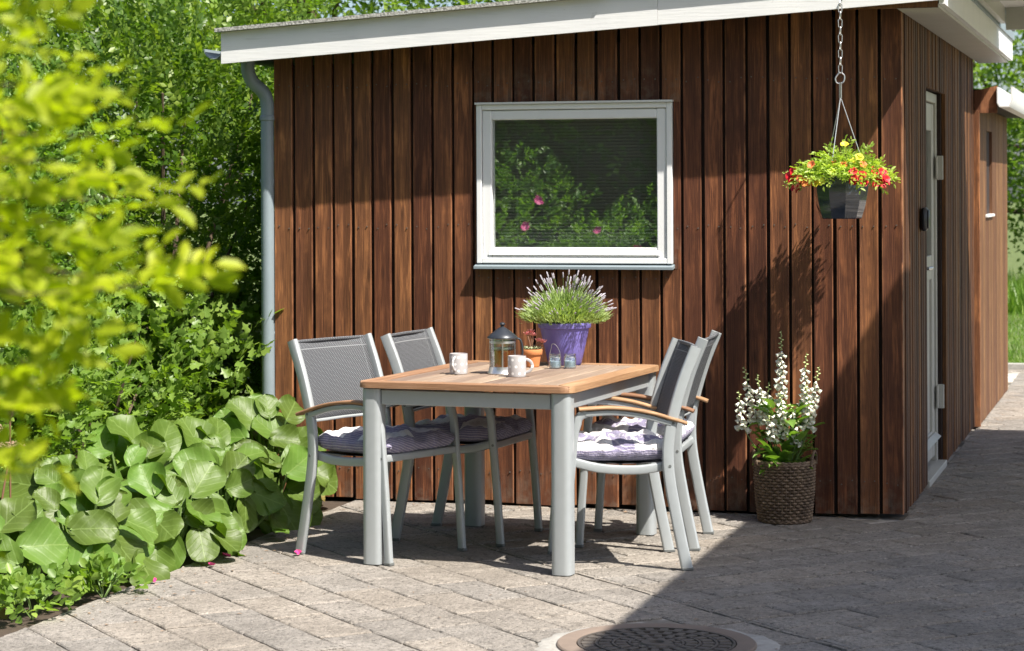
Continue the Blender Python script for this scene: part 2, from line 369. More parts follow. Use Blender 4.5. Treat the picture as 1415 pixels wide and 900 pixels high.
def door_grey():
    t = NT('door_paint'); v, r, o = t.objvec(); n = t.noise(v, 5, 5); c = t.mix(n, (0.40, 0.39, 0.35), (0.52, 0.51, 0.47))
    M['door_paint'] = t.done(t.bsdf(Base_Color=c, Roughness=0.45))
door_grey()
def concrete(name, a, b_, rnd=0.16):
    t = NT(name); v, r, o = t.objvec((1, 1, 1), 50)
    n1 = t.noise(v, 4.5, 6, 0.7); n2 = t.noise(v, 52, 3, 0.75); n3 = t.noise(v, 20, 5, 0.75); n4 = t.noise(v, 95, 2, 0.6)
    c = t.mix(t.ramp(n1, [(0.35, (0, 0, 0)), (0.65, (1, 1, 1))]), a, b_)
    c = t.mix(t.ramp(n3, [(0.50, (0, 0, 0)), (0.68, (0.6, 0.6, 0.6))]), c, tuple(x * 0.62 for x in a))
    pit = t.ramp(n2, [(0.36, (1, 1, 1)), (0.45, (0, 0, 0))]); c = t.mix(t.math('MULTIPLY', pit, 0.75), c, tuple(x * 0.33 for x in a))
    grain = t.ramp(n4, [(0.56, (0, 0, 0)), (0.68, (1, 1, 1))]); c = t.mix(t.math('MULTIPLY', grain, 0.5), c, tuple(min(1, x * 1.5) for x in b_))
    ge = t('NewGeometry'); big = t.noise(ge.outputs['Position'], 1.7, 6, 0.65); c = t.mix(t.ramp(big, [(0.46, (0, 0, 0)), (0.68, (0.45, 0.45, 0.45))]), c, tuple(x * 0.55 for x in a))
    c = t.mix(t.ramp(t.noise(ge.outputs['Position'], 5.5, 5, 0.7), [(0.66, (0, 0, 0)), (0.74, (0.5, 0.5, 0.5))]), c, (0.38, 0.36, 0.33))
    hv = t('HueSaturation', Saturation=t.math('MULTIPLY_ADD', r, 0.4, 0.8), Value=t.math('MULTIPLY_ADD', r, rnd, 1 - rnd / 2)); t.l.new(c, hv.inputs['Color'])
    b = t.bsdf(Base_Color=hv.outputs[0], Roughness=0.95, Specular_IOR_Level=0.2)
    t.l.new(t.bump(t.math('ADD', t.math('MULTIPLY', n2, 0.8), t.math('MULTIPLY', n3, 1.6)), 1.0, 0.014), b.inputs['Normal']); M[name] = t.done(b)
concrete('paver', (0.245, 0.221, 0.195), (0.338, 0.307, 0.274))
def joint():
    t = NT('joint_sand'); tc = t('TexCoord'); n = t.noise(tc.outputs['Object'], 2.6, 4); n2 = t.noise(tc.outputs['Object'], 60, 3)
    c = t.ramp(n, [(0.38, (0.06, 0.052, 0.04)), (0.48, (0.24, 0.215, 0.185)), (0.54, (0.60, 0.56, 0.51))]); c = t.mix(t.math('MULTIPLY', n2, 0.5), c, (0.25, 0.22, 0.18))
    b = t.bsdf(Base_Color=c, Roughness=1.0); t.l.new(t.bump(n2, 0.6, 0.004), b.inputs['Normal']); M['joint_sand'] = t.done(b)
joint()
def ground_mat():
    t = NT('earth_grass'); tc = t('TexCoord'); n = t.noise(tc.outputs['Object'], 1.2, 5); n2 = t.noise(tc.outputs['Object'], 35, 4)
    c = t.mix(n, (0.075, 0.12, 0.025), (0.13, 0.19, 0.04)); c = t.mix(t.math('MULTIPLY', n2, 0.6), c, (0.07, 0.06, 0.03))
    b = t.bsdf(Base_Color=c, Roughness=1.0); t.l.new(t.bump(n2, 0.8, 0.03), b.inputs['Normal']); M['earth_grass'] = t.done(b)
ground_mat()
def glass_mats():
    for nm, tint, base in (('clear_glass', (0.93, 0.96, 0.95), 0.06), ('tea', (0.80, 0.30, 0.06), 0.05)):
        t = NT(nm); tr = t('BsdfTransparent', Color=tint); gl = t('BsdfGlossy', Color=(1, 1, 1), Roughness=0.03); fr = t('LayerWeight', Blend=0.35)
        mx = t('MixShader', Fac=t.math('MULTIPLY_ADD', fr.outputs['Fresnel'], 0.5, base, clamp=True)); t.l.new(tr.outputs[0], mx.inputs[1]); t.l.new(gl.outputs[0], mx.inputs[2])
        if nm == 'tea': mx = t.bsdf(Base_Color=(0.36, 0.10, 0.018), Roughness=0.08, Transmission_Weight=0.12, IOR=1.33)
        M[nm] = t.done(mx)
    t = NT('window_glass'); tr = t('BsdfTransparent', Color=(0.95, 0.97, 0.96)); gl = t('BsdfGlossy', Color=(0.92, 0.97, 0.96), Roughness=0.0)
    tc = t('TexCoord'); n = t.noise(tc.outputs['Object'], 2.5, 2); t.l.new(t.bump(n, 0.012, 0.05), gl.inputs['Normal'])
    fr = t('LayerWeight', Blend=0.12); f = t.math('MULTIPLY_ADD', fr.outputs['Fresnel'], 0.6, 0.30, clamp=True)
    mx = t('MixShader', Fac=f); t.l.new(tr.outputs[0], mx.inputs[1]); t.l.new(gl.outputs[0], mx.inputs[2]); M['window_glass'] = t.done(mx)
glass_mats()
def mug_mat():
    t = NT('mug_glaze'); tc = t('TexCoord'); sp = t('SeparateXYZ'); t.l.new(tc.outputs['Object'], sp.inputs[0])
    a = t.math('MULTIPLY', t.math('ARCTAN2', sp.outputs[1], sp.outputs[0]), 8 / (2 * math.pi)); z = t.math('MULTIPLY', sp.outputs[2], 1 / 0.028)
    row = t.math('FLOOR', z); a2 = t.math('MULTIPLY_ADD', row, 0.5, a)
    u = t.math('SUBTRACT', t.math('FRACT', t.math('ADD', a2, 20)), 0.5); w = t.math('SUBTRACT', t.math('FRACT', z), 0.5)
    d = t.math('SQRT', t.math('ADD', t.math('MULTIPLY', u, u), t.math('MULTIPLY', w, w)))
    f = t.math('LESS_THAN', d, 0.2)
    c = t.mix(f, (0.43, 0.42, 0.43), (0.80, 0.80, 0.80)); M['mug_glaze'] = t.done(t.bsdf(Base_Color=c, Roughness=0.2, Coat_Weight=0.3))
mug_mat()
def sling_mat():
    t = NT('sling'); tc = t('TexCoord'); sp = t('SeparateXYZ'); t.l.new(tc.outputs['Object'], sp.inputs[0])
    k = 2 * math.pi / 0.0105
    a = t.math('SINE', t.math('MULTIPLY', sp.outputs[1], k)); b = t.math('SINE', t.math('MULTIPLY', sp.outputs[2], k))
    p = t.math('MULTIPLY', a, b); hole = t.math('GREATER_THAN', p, 0.72); lite = t.math('LESS_THAN', p, -0.6)
    c = t.mix(lite, (0.042, 0.045, 0.052), (0.30, 0.31, 0.33))
    # pale stitched bands down both sides and across the top hem
    ed = t.math('COMPARE', t.math('ABSOLUTE', sp.outputs[1]), 0.192, 0.0016); hd = t.math('COMPARE', sp.outputs[2], 0.846, 0.0018)
    c = t.mix(t.math('MAXIMUM', ed, hd), c, (0.20, 0.21, 0.22))
    bs = t.bsdf(Base_Color=c, Roughness=0.7); tr = t('BsdfTransparent'); mx = t('MixShader', Fac=t.math('MULTIPLY', hole, 0.75))
    t.l.new(bs.outputs[0], mx.inputs[1]); t.l.new(tr.outputs[0], mx.inputs[2]); M['sling'] = t.done(mx)
sling_mat()
def cushion_mat():
    t = NT('cushion_fabric'); tc = t('TexCoord'); sp = t('SeparateXYZ'); t.l.new(tc.outputs['Object'], sp.inputs[0]); x, y, z = sp.outputs
    n = t.noise(tc.outputs['Object'], 6, 4)
    yy = t.math('MULTIPLY_ADD', n, 0.03, y)
    thin = t.math('GREATER_THAN', t.math('SINE', t.math('MULTIPLY', t.math('ADD', z, t.math('MULTIPLY', y, 0.35)), 620)), 0.55)
    purple = t.mix(thin, (0.165, 0.145, 0.27), (0.40, 0.37, 0.47))
    bandx = t.math('GREATER_THAN', t.math('SINE', t.math('MULTIPLY_ADD', x, 26, 2.1)), 0.45); bandy = t.math('GREATER_THAN', t.math('SINE', t.math('MULTIPLY_ADD', yy, 22, 0.4)), 0.35)
    f = t.math('MAXIMUM', bandx, bandy); low = t.math('LESS_THAN', z, 0.052)
    f = t.math('MAXIMUM', f, t.math('MULTIPLY', low, t.math('LESS_THAN', x, 0.19)))
    c = t.mix(t.math('MULTIPLY', f, 0.92), (0.78, 0.76, 0.76), purple)
    b = t.bsdf(Base_Color=c, Roughness=0.9, Sheen_Weight=0.2); t.l.new(t.bump(t.noise(tc.outputs['Object'], 38, 5, 0.65), 0.9, 0.02), b.inputs['Normal']); M['cushion_fabric'] = t.done(b)
cushion_mat()
def wicker_mat():
    t = NT('wicker'); v, r, o = t.objvec(); n = t.noise(v, 28, 4); c = t.ramp(n, [(0.3, (0.075, 0.047, 0.030)), (0.55, (0.165, 0.112, 0.072)), (0.8, (0.30, 0.22, 0.15))])
    M['wicker'] = t.done(t.bsdf(Base_Color=c, Roughness=0.65))
wicker_mat()
def bergenia_mat(name, c0, c1, c2):
    t = NT(name); v, r, o = t.objvec(); sp = t('SeparateXYZ'); t.l.new(o, sp.inputs[0]); x, y = sp.outputs[0], sp.outputs[1]
    ax = t.math('ABSOLUTE', x); ph = t.math('SUBTRACT', y, t.math('MULTIPLY', ax, 0.95))
    n = t.noise(v, 9, 4)
    lat = t.math('POWER', t.math('ABSOLUTE', t.math('COSINE', t.math('MULTIPLY_ADD', n, 0.5, t.math('MULTIPLY', ph, 88)))), 18.0)
    mid = t.math('LESS_THAN', ax, 0.0028)
    vein = t.math('MAXIMUM', mid, t.math('MULTIPLY', lat, 0.4))
    c = t.mix(n, c0, c1); bl_ = t.math('MULTIPLY', t.ramp(t.noise(v, 55, 3, 0.7), [(0.70, (0, 0, 0)), (0.76, (1, 1, 1))]), 0.6); c = t.mix(bl_, c, (0.20, 0.13, 0.05))
    hv = t('HueSaturation', Hue=t.math('MULTIPLY_ADD', r, 0.026, 0.474), Value=t.math('MULTIPLY_ADD', r, 0.6, 0.68)); t.l.new(c, hv.inputs['Color'])
    c = t.mix(t.math('MULTIPLY', vein, 0.42), hv.outputs[0], c2)
    b = t.bsdf(Base_Color=c, Roughness=0.44, Specular_IOR_Level=0.33)
    t.l.new(t.bump(t.math('SUBTRACT', t.math('MULTIPLY', t.noise(v, 30, 3), 0.5), t.math('MULTIPLY', vein, 0.4)), 0.45, 0.006), b.inputs['Normal'])
    tr = t('BsdfTranslucent'); t.l.new(t.mix(1.0, c, (1.3, 1.5, 0.35), 'MULTIPLY'), tr.inputs[0])
    mx = t('MixShader', Fac=0.3); t.l.new(b.outputs[0], mx.inputs[1]); t.l.new(tr.outputs[0], mx.inputs[2]); M[name] = t.done(mx)
bergenia_mat('bergenia', (0.066, 0.140, 0.020), (0.130, 0.230, 0.040), (0.24, 0.34, 0.10))
bergenia_mat('bergenia_old', (0.26, 0.27, 0.06), (0.24, 0.16, 0.06), (0.36, 0.34, 0.15))

# ------------------------------------------------------------------ the ground
struct(MB().box(-150, 150, -150, 250, -0.5, -0.045).build('ground', M['earth_grass']))
JZ = -0.008
patio = struct(MB().box(-2.66, 6.0, -6.4, 9.0, -0.3, JZ).build('paving', M['joint_sand'], smooth=0))
struct(MB().box(-7.5, -2.665, -9.0, 0.6, -0.25, -0.012).build('flower_bed', M['soil'], smooth=0))

def clip_poly(poly, a, b, c):
    """keep a*x+b*y<=c"""
    out = []
    for i in range(len(poly)):
        p, q = poly[i], poly[(i + 1) % len(poly)]; dp = a * p[0] + b * p[1] - c; dq = a * q[0] + b * q[1] - c
        if dp <= 0: out.append(p)
        if dp * dq < 0: t = dp / (dp - dq); out.append((p[0] + t * (q[0] - p[0]), p[1] + t * (q[1] - p[1])))
    return out
MH = (-0.47, -3.10)          # manhole centre
def paver_prism(mb, poly, top, tilt):
    q_ = []
    for i in range(len(poly)):                       # worn, slightly ragged edges
        p, q = poly[i], poly[(i + 1) % len(poly)]; l = math.hypot(q[0] - p[0], q[1] - p[1]); k = max(1, int(l / .06))
        nx, ny = (q[1] - p[1]) / max(l, 1e-6), -(q[0] - p[0]) / max(l, 1e-6)
        for w in range(k):
            f = w / k; jt = random.uniform(-.0028, .0016) if w else 0; d_ = .004 if not w else 0
            q_.append((p[0] + f * (q[0] - p[0]) + nx * jt, p[1] + f * (q[1] - p[1]) + ny * jt))
    poly = q_
    n = len(poly); cx = sum(p[0] for p in poly) / n; cy_ = sum(p[1] for p in poly) / n; ch = 0.008
    def ins(p, d): l = math.hypot(p[0] - cx, p[1] - cy_); k = max(0, (l - d) / max(l, 1e-6)); return (cx + (p[0] - cx) * k, cy_ + (p[1] - cy_) * k)
    z = lambda p: top + tilt[0] * (p[0] - cx) + tilt[1] * (p[1] - cy_)
    vs_ = [(p[0], p[1], -0.04) for p in poly] + [(p[0], p[1], z(p) - 0.004) for p in poly] + [(*ins(p, ch), z(p)) for p in poly]
    fs = [(i, (i + 1) % n, n + (i + 1) % n, n + i) for i in range(n)] + [(n + i, n + (i + 1) % n, 2 * n + (i + 1) % n, 2 * n + i) for i in range(n)] + [tuple(range(2 * n, 3 * n))]
    mb.add(vs_, fs)
def pavers():
    S2 = math.sqrt(0.5); PW, PL, G = 0.20, 0.40, 0.0085; rnd = random.Random(3); far = MB(); cnt = 0
    todo = []
    def emit(c, ux, uy, vx, vy, off, zone):
        # oriented rectangle centre c, long axis u (PL), short axis v (PW)
        a, b = (PL / 2 - .0048, PW / 2 - .0034) if zone == 0 else (PL / 2 - .0036, PW / 2 - .0075)
        poly = [(c[0] + sx * a * ux + sy * b * vx, c[1] + sx * a * uy + sy * b * vy) for sx, sy in ((-1, -1), (1, -1), (1, 1), (-1, 1))]
        s0 = -2.0 * 1.0
        if zone == 0: poly = clip_poly(poly, S2, S2, s0 - G / 2)
        else: poly = clip_poly(poly, -S2, -S2, -s0 - G / 2)
        poly = clip_poly(poly, -1, 0, 2.655) if poly else poly            # border with the flower bed
        poly = clip_poly(poly, 1, 0, 2.6) if poly else poly
        poly = clip_poly(poly, 0, 1, 8.95) if poly else poly
        poly = clip_poly(poly, 0, -1, 6.38) if poly else poly
        if len(poly) < 3: return
        mx = sum(p[0] for p in poly) / len(poly); my = sum(p[1] for p in poly) / len(poly)
        if mx < 0.0 and my > 0.0:                                      # under the shed
            if mx < -0.03 and my > 0.03:
                p2 = clip_poly(poly, -1, 0, 0.0) if mx > -0.3 else []
                p3 = clip_poly(poly, 0, 1, 0.0) if my < 0.3 else []
                poly = p2 if len(p2) >= 3 else p3
                if len(poly) < 3: return
        if math.hypot(mx - MH[0], my - MH[1]) < 0.30: return
        # trim to the mortar ring of the manhole
        d = math.hypot(mx - MH[0], my - MH[1])
        if d < 0.72:
            nx, ny = (mx - MH[0]) / d, (my - MH[1]) / d
            poly = clip_poly(poly, -nx, -ny, -(nx * MH[0] + ny * MH[1]) - 0.355)
            if len(poly) < 3: return
        ar = abs(sum(poly[i][0] * poly[i - 1][1] - poly[i - 1][0] * poly[i][1] for i in range(len(poly)))) / 2
        if ar < 0.002: return
        todo.append((poly, mx, my))
    for zone in (0, 1):
        ux, uy = (S2, -S2) if zone == 0 else (S2, S2); vx, vy = -uy, ux
        for i in range(-70, 70):
            for j in range(-40, 40):
                off = 0.5 * (i % 2) + 0.11 * math.sin(i * 12.9898)
                pu = (j + off) * PL; pv = (i + 0.37) * PW
                c = (ux * pu + vx * pv, uy * pu + vy * pv)
                if -3.2 < c[0] < 2.8 and -9.2 < c[1] < 9.2: emit(c, ux, uy, vx, vy, off, zone)
    def vis(mx, my):   # inside the photograph's view of the ground
        dx, dy = mx - 1.148, my + 10.431; X = dx * math.cos(.2799) + dy * math.sin(.2799); D = -dx * math.sin(.2799) + dy * math.cos(.2799)
        return D > 6.5 and abs(X / D) < 0.245
    seen = sorted([t for t in todo if vis(t[1], t[2])], key=lambda t: (t[1] - 1.148) ** 2 + (t[2] + 10.4) ** 2)
    near = seen[:298]; ids = set(id(t) for t in near)
    for t in todo:
        tilt = (rnd.uniform(-.008, .008), rnd.uniform(-.008, .008)); top = rnd.uniform(-0.0015, 0.0015)
        if id(t) in ids:
            mb = MB(); paver_prism(mb, t[0], top, tilt); mb.build('paver', M['paver'], patio, smooth=0, recenter=True)
        else: paver_prism(far, t[0], top, tilt)
    o = far.build('far_pavers', M['paver'], patio, smooth=0); o['kind'] = 'stuff'
pavers()

# manhole ------------------------------------------------------------
def manhole():
    t = thing('manhole_cover', 'round cast iron manhole cover set in pale mortar among the pavers', 'manhole cover', (MH[0], MH[1], 0.0))
    mb = MB(); n = 48; g = random.Random(5)
    ro = [0.358 + .022 * math.sin(q * .26 + 1) + g.uniform(-.008, .024) for q in range(n)]
    vs_ = []
    for q in range(n):
        a = 2 * math.pi * q / n; vs_ += [(0.30 * math.cos(a), 0.30 * math.sin(a), 0.004), (ro[q] * math.cos(a), ro[q] * math.sin(a), 0.0045), ((ro[q] + .02) * math.cos(a), (ro[q] + .02) * math.sin(a), -0.006)]
    mb.add(vs_, [(3 * q + k, 3 * ((q + 1) % n) + k, 3 * ((q + 1) % n) + k + 1, 3 * q + k + 1) for q in range(n) for k in (0, 1)]); mb.build('mortar_ring', M['mortar'], t)
    MB().lathe([(0.265, -0.01), (0.265, 0.012), (0.27, 0.014), (0.325, 0.014), (0.33, 0.010), (0.33, -0.02)], 64).build('frame_ring', M['iron_rust'], t, 30)
    c = MB().lathe([(0.001, 0.006), (0.262, 0.006), (0.262, -0.01)], 64).build('cover_plate', M['iron'], t, 30)
    for r in (0.258, 0.2, 0.145, 0.09):
        MB().lathe([(r - .005, 0.005), (r - .005, 0.013), (r + .003, 0.013), (r + .003, 0.005)], 64).build('raised_ring', M['iron'], c, 30)
    MB().lathe([(0.025, .005), (0.027, 0.015), (0.05, 0.015), (0.055, 0.005)], 32).build('hub', M['iron'], c, 30)
    for r0, r1, k in ((0.208, 0.248, 30), (0.152, 0.192, 24), (0.097, 0.137, 18), (0.06, 0.083, 12)):
        wd = 2 * math.pi * (r0 + r1) / 2 / k * 0.62
        me = MB().box(r0, r1, -wd / 2, wd / 2, 0.003, 0.0125, 0.002).mesh('stud', M['iron'], 30)
        for q in range(k): link('stud', me, c, (0, 0, 0), (0, 0, 2 * math.pi * q / k))
manhole()

# ------------------------------------------------------------------ the shed
L_ = 3.07; SL = 0.0625                       # roof rises to the east
zf = lambda x: 2.127 + (x + 3.238) * SL       # lower edge of the front fascia
WX0, WX1, WZ0, WZ1 = -2.022, -1.066, 1.137, 1.918
shed = thing('shed', 'dark brown timber shed with white fascia, window and flat roof', 'shed', (0, 0, 0))
brd = random.Random(11)
def board_mesh(w, h, th, cup, axis='x'):
    """upright board, local origin at the bottom centre of its front face; slightly cupped face"""
    k = 6; fr = []
    for i in range(k + 1):
        u = -0.5 + i / k; fr.append((u * w, cup * (1 - (2 * u) ** 2)))
    ch = 0.0025; fr[0] = (fr[0][0], ch); fr.insert(1, (-w / 2 + ch, 0.0005)); fr[-1] = (fr[-1][0], ch); fr.insert(-1, (w / 2 - ch, 0.0005))
    sec = fr + [(w / 2, th), (-w / 2, th)]; n = len(sec)
    vs_ = [(x, y, 0) for x, y in sec] + [(x, y, h) for x, y in sec]
    if axis == 'y': vs_ = [(-y, x, z) for x, y, z in vs_]
    mb = MB(); mb.add(vs_, [(i, (i + 1) % n, n + (i + 1) % n, n + i) for i in range(n)] + [tuple(range(n - 1, -1, -1)), tuple(range(n, 2 * n))]); return mb
def board(x, w, z0, z1, face='front', m='cladding', parent=None, yy=0.0, name='board', cup=None):
    cup = brd.uniform(0.0005, 0.0045) if cup is None else cup
    mb = board_mesh(w, z1 - z0, 0.022, cup, 'x' if face == 'front' else 'y')
    o = mb.build(name, M[m], parent or shed, 25); o.location = (x, yy, z0) if face == 'front' else (yy, x, z0); return o
NB = 30; pitch = L_ / NB; x = -L_
edges = [-L_ + i * pitch + (brd.uniform(-.004, .004) if 0 < i < NB else 0) for i in range(NB + 1)]
for i in range(NB):
    a, b = edges[i] + (brd.uniform(.006, .0095) if i else 0), edges[i + 1] - (brd.uniform(.006, .0095) if i < NB - 1 else 0); cx, w = (a + b) / 2, b - a
    zb = brd.uniform(-0.004, 0.014); zt = zf(cx) + 0.04; cp = brd.uniform(0.0008, 0.0045); dy = brd.uniform(-0.0015, 0.0015)
    if b > WX0 and a < WX1:
        board(cx, w, zb + 0.01, WZ0 - 0.002, yy=dy, cup=cp); board(cx, w, WZ1 + 0.002, zt, yy=dy, cup=cp)
        if a < WX0 - 0.004:                               # strip beside the window frame
            board((a + WX0 - 0.003) / 2, WX0 - 0.003 - a, WZ0 - 0.0015, WZ1 + 0.0015, yy=dy, cup=0.001)
        elif b > WX1 + 0.004: board((b + WX1 + 0.003) / 2, b - WX1 - 0.003, WZ0 - 0.0015, WZ1 + 0.0015, yy=dy, cup=0.001)
    else: board(cx, w, zb + 0.01, zt, yy=dy, cup=cp)
nl = MB()
for i in range(NB):
    for zz in (0.16, 1.335, 2.02):
        for sx in (-.024, .026):
            xx = (edges[i] + edges[i + 1]) / 2 + sx + brd.uniform(-.004, .004); z = zz + brd.uniform(-.012, .012)
            if WX0 - .01 < xx < WX1 + .01 and WZ0 - .03 < z < WZ1 + .02: z = WZ0 - .045 + brd.uniform(-.006, .006)
            nl.add([(xx + .0034 * math.cos(a), -.0022, z + .0034 * math.sin(a)) for a in [i_ * math.pi / 3 for i_ in range(6)]] + [(xx + .0034 * math.cos(a), .01, z + .0034 * math.sin(a)) for a in [i_ * math.pi / 3 for i_ in range(6)]], [(0, 1, 2, 3, 4, 5)] + [(q, (q + 1) % 6, 6 + (q + 1) % 6, 6 + q) for q in range(6)])
o = nl.build('nail_heads', M['iron'], shed, 0); o['kind'] = 'stuff'
# under-wall behind the boards, with window and door openings
w_ = MB(); T0, T1 = 0.0235, 0.12
w_.box(-L_ + .001, WX0 + .02, T0, T1, 0.02, 2.13); w_.box(WX1 - .02, -.03, T0, T1, 0.02, 2.30)
w_.box(WX0 + .02, WX1 - .02, T0, T1, 0.02, WZ0 + .02); w_.box(WX0 + .02, WX1 - .02, T0, T1, WZ1 - .02, 2.2)
w_.build('front_wall', M['under_board'], shed, 0)
DY0, DY1, DZ = 1.15, 2.085, 2.018
w_ = MB(); w_.box(-T1, -T0, 0.13, DY0 - .012, 0.02, 2.31); w_.box(-T1, -T0, DY1 + .012, 4.06, 0.02, 2.31); w_.box(-T1, -T0, DY0 - .01, DY1 + .01, DZ + .012, 2.31)
w_.build('side_wall', M['under_board'], shed, 0)
w_ = MB(); w_.box(-L_ + .001, -L_ + .1, 0.125, 4.0, 0.02, 2.1); w_.box(-L_ + .105, -0.13, 3.95, 4.05, 0.02, 2.12); w_.build('rear_wall', M['under_board'], shed, 0)
MB().box(-L_ + .105, -.13, .125, 3.9, -0.02, 0.015).build('floor', M['interior'], shed, 0)
# side cladding with the door opening
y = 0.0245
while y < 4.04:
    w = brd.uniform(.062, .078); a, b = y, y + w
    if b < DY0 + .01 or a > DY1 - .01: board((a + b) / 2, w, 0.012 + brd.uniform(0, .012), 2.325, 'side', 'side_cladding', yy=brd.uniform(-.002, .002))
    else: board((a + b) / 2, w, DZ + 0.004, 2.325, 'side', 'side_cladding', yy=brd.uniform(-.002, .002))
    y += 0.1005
# roof, fascia, soffit
RX0, RX1, RY0, RY1 = -3.24, 0.215, -0.255, 4.45
def slab(mb, x0, x1, y0, y1, f0, f1):
    mb.add([(x0, y0, f0(x0)), (x1, y0, f0(x1)), (x1, y1, f0(x1)), (x0, y1, f0(x0)), (x0, y0, f1(x0)), (x1, y0, f1(x1)), (x1, y1, f1(x1)), (x0, y1, f1(x0))],
           [(0, 1, 2, 3), (4, 5, 6, 7), (0, 1, 5, 4), (1, 2, 6, 5), (2, 3, 7, 6), (3, 0, 4, 7)]); return mb
FH = 0.152
slab(MB(), RX0 + .03, RX1 - .03, RY0 + .03, RY1 - .02, lambda x: zf(x) + .05, lambda x: zf(x) + FH - .01).build('roof_deck', M['under_board'], shed, 0)
slab(MB(), RX0, -1.08, RY0, RY0 + .025, zf, lambda x: zf(x) + FH).build('fascia_board', M['white_paint'], shed, 0)
slab(MB(), -1.0785, RX1, RY0 + .0015, RY0 + .0265, lambda x: zf(x) + .001, lambda x: zf(x) + FH).build('fascia_board', M['white_paint'], shed, 0)
slab(MB(), RX0 - .02, -1.32, RY0 - .034, RY1, lambda x: zf(x) + FH + .001, lambda x: zf(x) + FH + .019).build('roof_felt', M['roof_felt'], shed, 0)
slab(MB(), -1.36, RX1 + .02, RY0 - .036, RY1 + .002, lambda x: zf(x) + FH + .0195, lambda x: zf(x) + FH + .036).build('roof_felt', M['roof_felt'], shed, 0)
slab(MB(), RX0 + .03, RX1 - .026, RY0 + .03, -0.004, lambda x: zf(x) + .028, lambda x: zf(x) + .048).build('soffit', M['under_board'], shed, 0)
MB().box(0.003, RX1 - .027, RY0 + .029, RY1 - .03, 2.312, 2.328).build('side_soffit', M['door_paint'], shed, 0)
MB().box(RX1 - .025, RX1, RY0 + .028, RY1, 2.326, 2.50).build('side_fascia', M['white_paint'], shed, 0)
MB().box(RX1 + .0015, RX1 + .012, RY0 + .03, RY1 + .02, 2.455, 2.502).build('drip_edge', M['zinc'], shed, 0)
MB().box(-.28, RX1 - .03, RY0 + .028, RY0 + .05, 2.312, 2.345).build('verge_board', M['side_cladding'], shed, 0)
# gutter and down pipe at the low side
g = MB(); g.sweep([(RX0 - .045, RY0 + .01, 2.20), (RX0 - .045, RY1, 2.20)], [(.05 * math.cos(a), .05 * math.sin(a)) for a in [math.pi + i * math.pi / 8 for i in range(9)]] + [(.044 * math.cos(a), .044 * math.sin(a)) for a in [2 * math.pi - i * math.pi / 8 for i in range(9)]])
g.build('gutter', M['zinc'], shed)
px_, py_ = -3.105, 0.0
pth = smoothpath([(RX0 + .055, -.05, 2.17), (RX0 + .055, -.05, 2.10), (-3.165, -.035, 2.045), (-3.12, -.01, 1.995), (px_, py_, 1.94), (px_, py_, 1.86)], 6)
dp = MB().tube(pth, 0.0335, 16, up=(0, 1, 0)).build('downpipe', M['zinc'], shed)
MB().tube([(px_, py_, 1.88), (px_, py_, 0.47)], 0.0325, 16, up=(0, 1, 0)).build('pipe_length', M['zinc'], dp)
MB().tube([(px_, py_, 0.50), (px_, py_, 0.02)], 0.0355, 16, up=(0, 1, 0)).build('pipe_length', M['zinc'], dp)
MB().lathe([(.034, 0), (.0375, .004), (.0375, .022), (.034, .026)], 16, (px_, py_, 1.855)).build('pipe_collar', M['zinc'], dp)
for zz in (1.55, .80): MB().box(px_ - .04, px_ + .034, py_ - .004, py_ + .03, zz, zz + .018, .003).build('pipe_clip', M['zinc'], dp, 30)
# window -----------------------------------------------------------
win = bpy.data.objects.new('window', None); COL.objects.link(win); win.parent = shed
def frame(mb, x0, x1, z0, z1, w, y0, y1, ch=0.003, wb=None):
    wb = wb or w
    mb.box(x0, x0 + w, y0, y1, z0, z1, ch); mb.box(x1 - w, x1, y0, y1, z0, z1, ch)
    mb.box(x0 + w + .0004, x1 - w - .0004, y0 + .0012, y1, z1 - w, z1 - .0005, ch); mb.box(x0 + w + .0004, x1 - w - .0004, y0 + .0012, y1, z0 + .0005, z0 + wb, ch)
f = MB(); frame(f, WX0, WX1, WZ0 + .022, WZ1, .026, -0.022, 0.10); f.build('window_frame', M['window_white'], win, 30)
f = MB(); frame(f, WX0 + .028, WX1 - .028, WZ0 + .042, WZ1 - .028, .046, -0.012, 0.055, .004, .056); f.build('sash', M['window_white'], win, 30)
f = MB(); f.add([(WX0 + .06, -.004, WZ0 + .098), (WX1 - .06, -.004, WZ0 + .098), (WX1 - .06, -.022, WZ0 + .064), (WX0 + .06, -.022, WZ0 + .064), (WX0 + .06, -.012, WZ0 + .06), (WX1 - .06, -.012, WZ0 + .06)],
               [(0, 1, 2, 3), (3, 2, 5, 4), (0, 3, 4), (1, 5, 2)]); f.build('glazing_bead', M['window_white'], win, 0)
f = MB(); f.add([(WX0 - .008, 0.02, WZ0 + .024), (WX1 + .008, 0.02, WZ0 + .024), (WX1 + .008, -.046, WZ0 + .008), (WX0 - .008, -.046, WZ0 + .008), (WX0 - .008, -.046, WZ0 - .004), (WX1 + .008, -.046, WZ0 - .004), (WX1 + .008, 0.02, WZ0 + .006), (WX0 - .008, .02, WZ0 + .006)],
               [(0, 1, 2, 3), (3, 2, 5, 4), (4, 5, 6, 7), (0, 3, 4, 7), (1, 6, 5, 2), (0, 7, 6, 1)]); f.build('window_sill', M['zinc'], win, 0)
MB().box(WX0 - .004, WX1 + .004, -.034, .02, WZ1 + .0005, WZ1 + .010).build('head_flashing', M['white_paint'], win, 0)
MB().box(WX0 + .07, WX1 - .07, .016, .020, WZ0 + .094, WZ1 - .07).build('pane', M['window_glass'], win, 0)
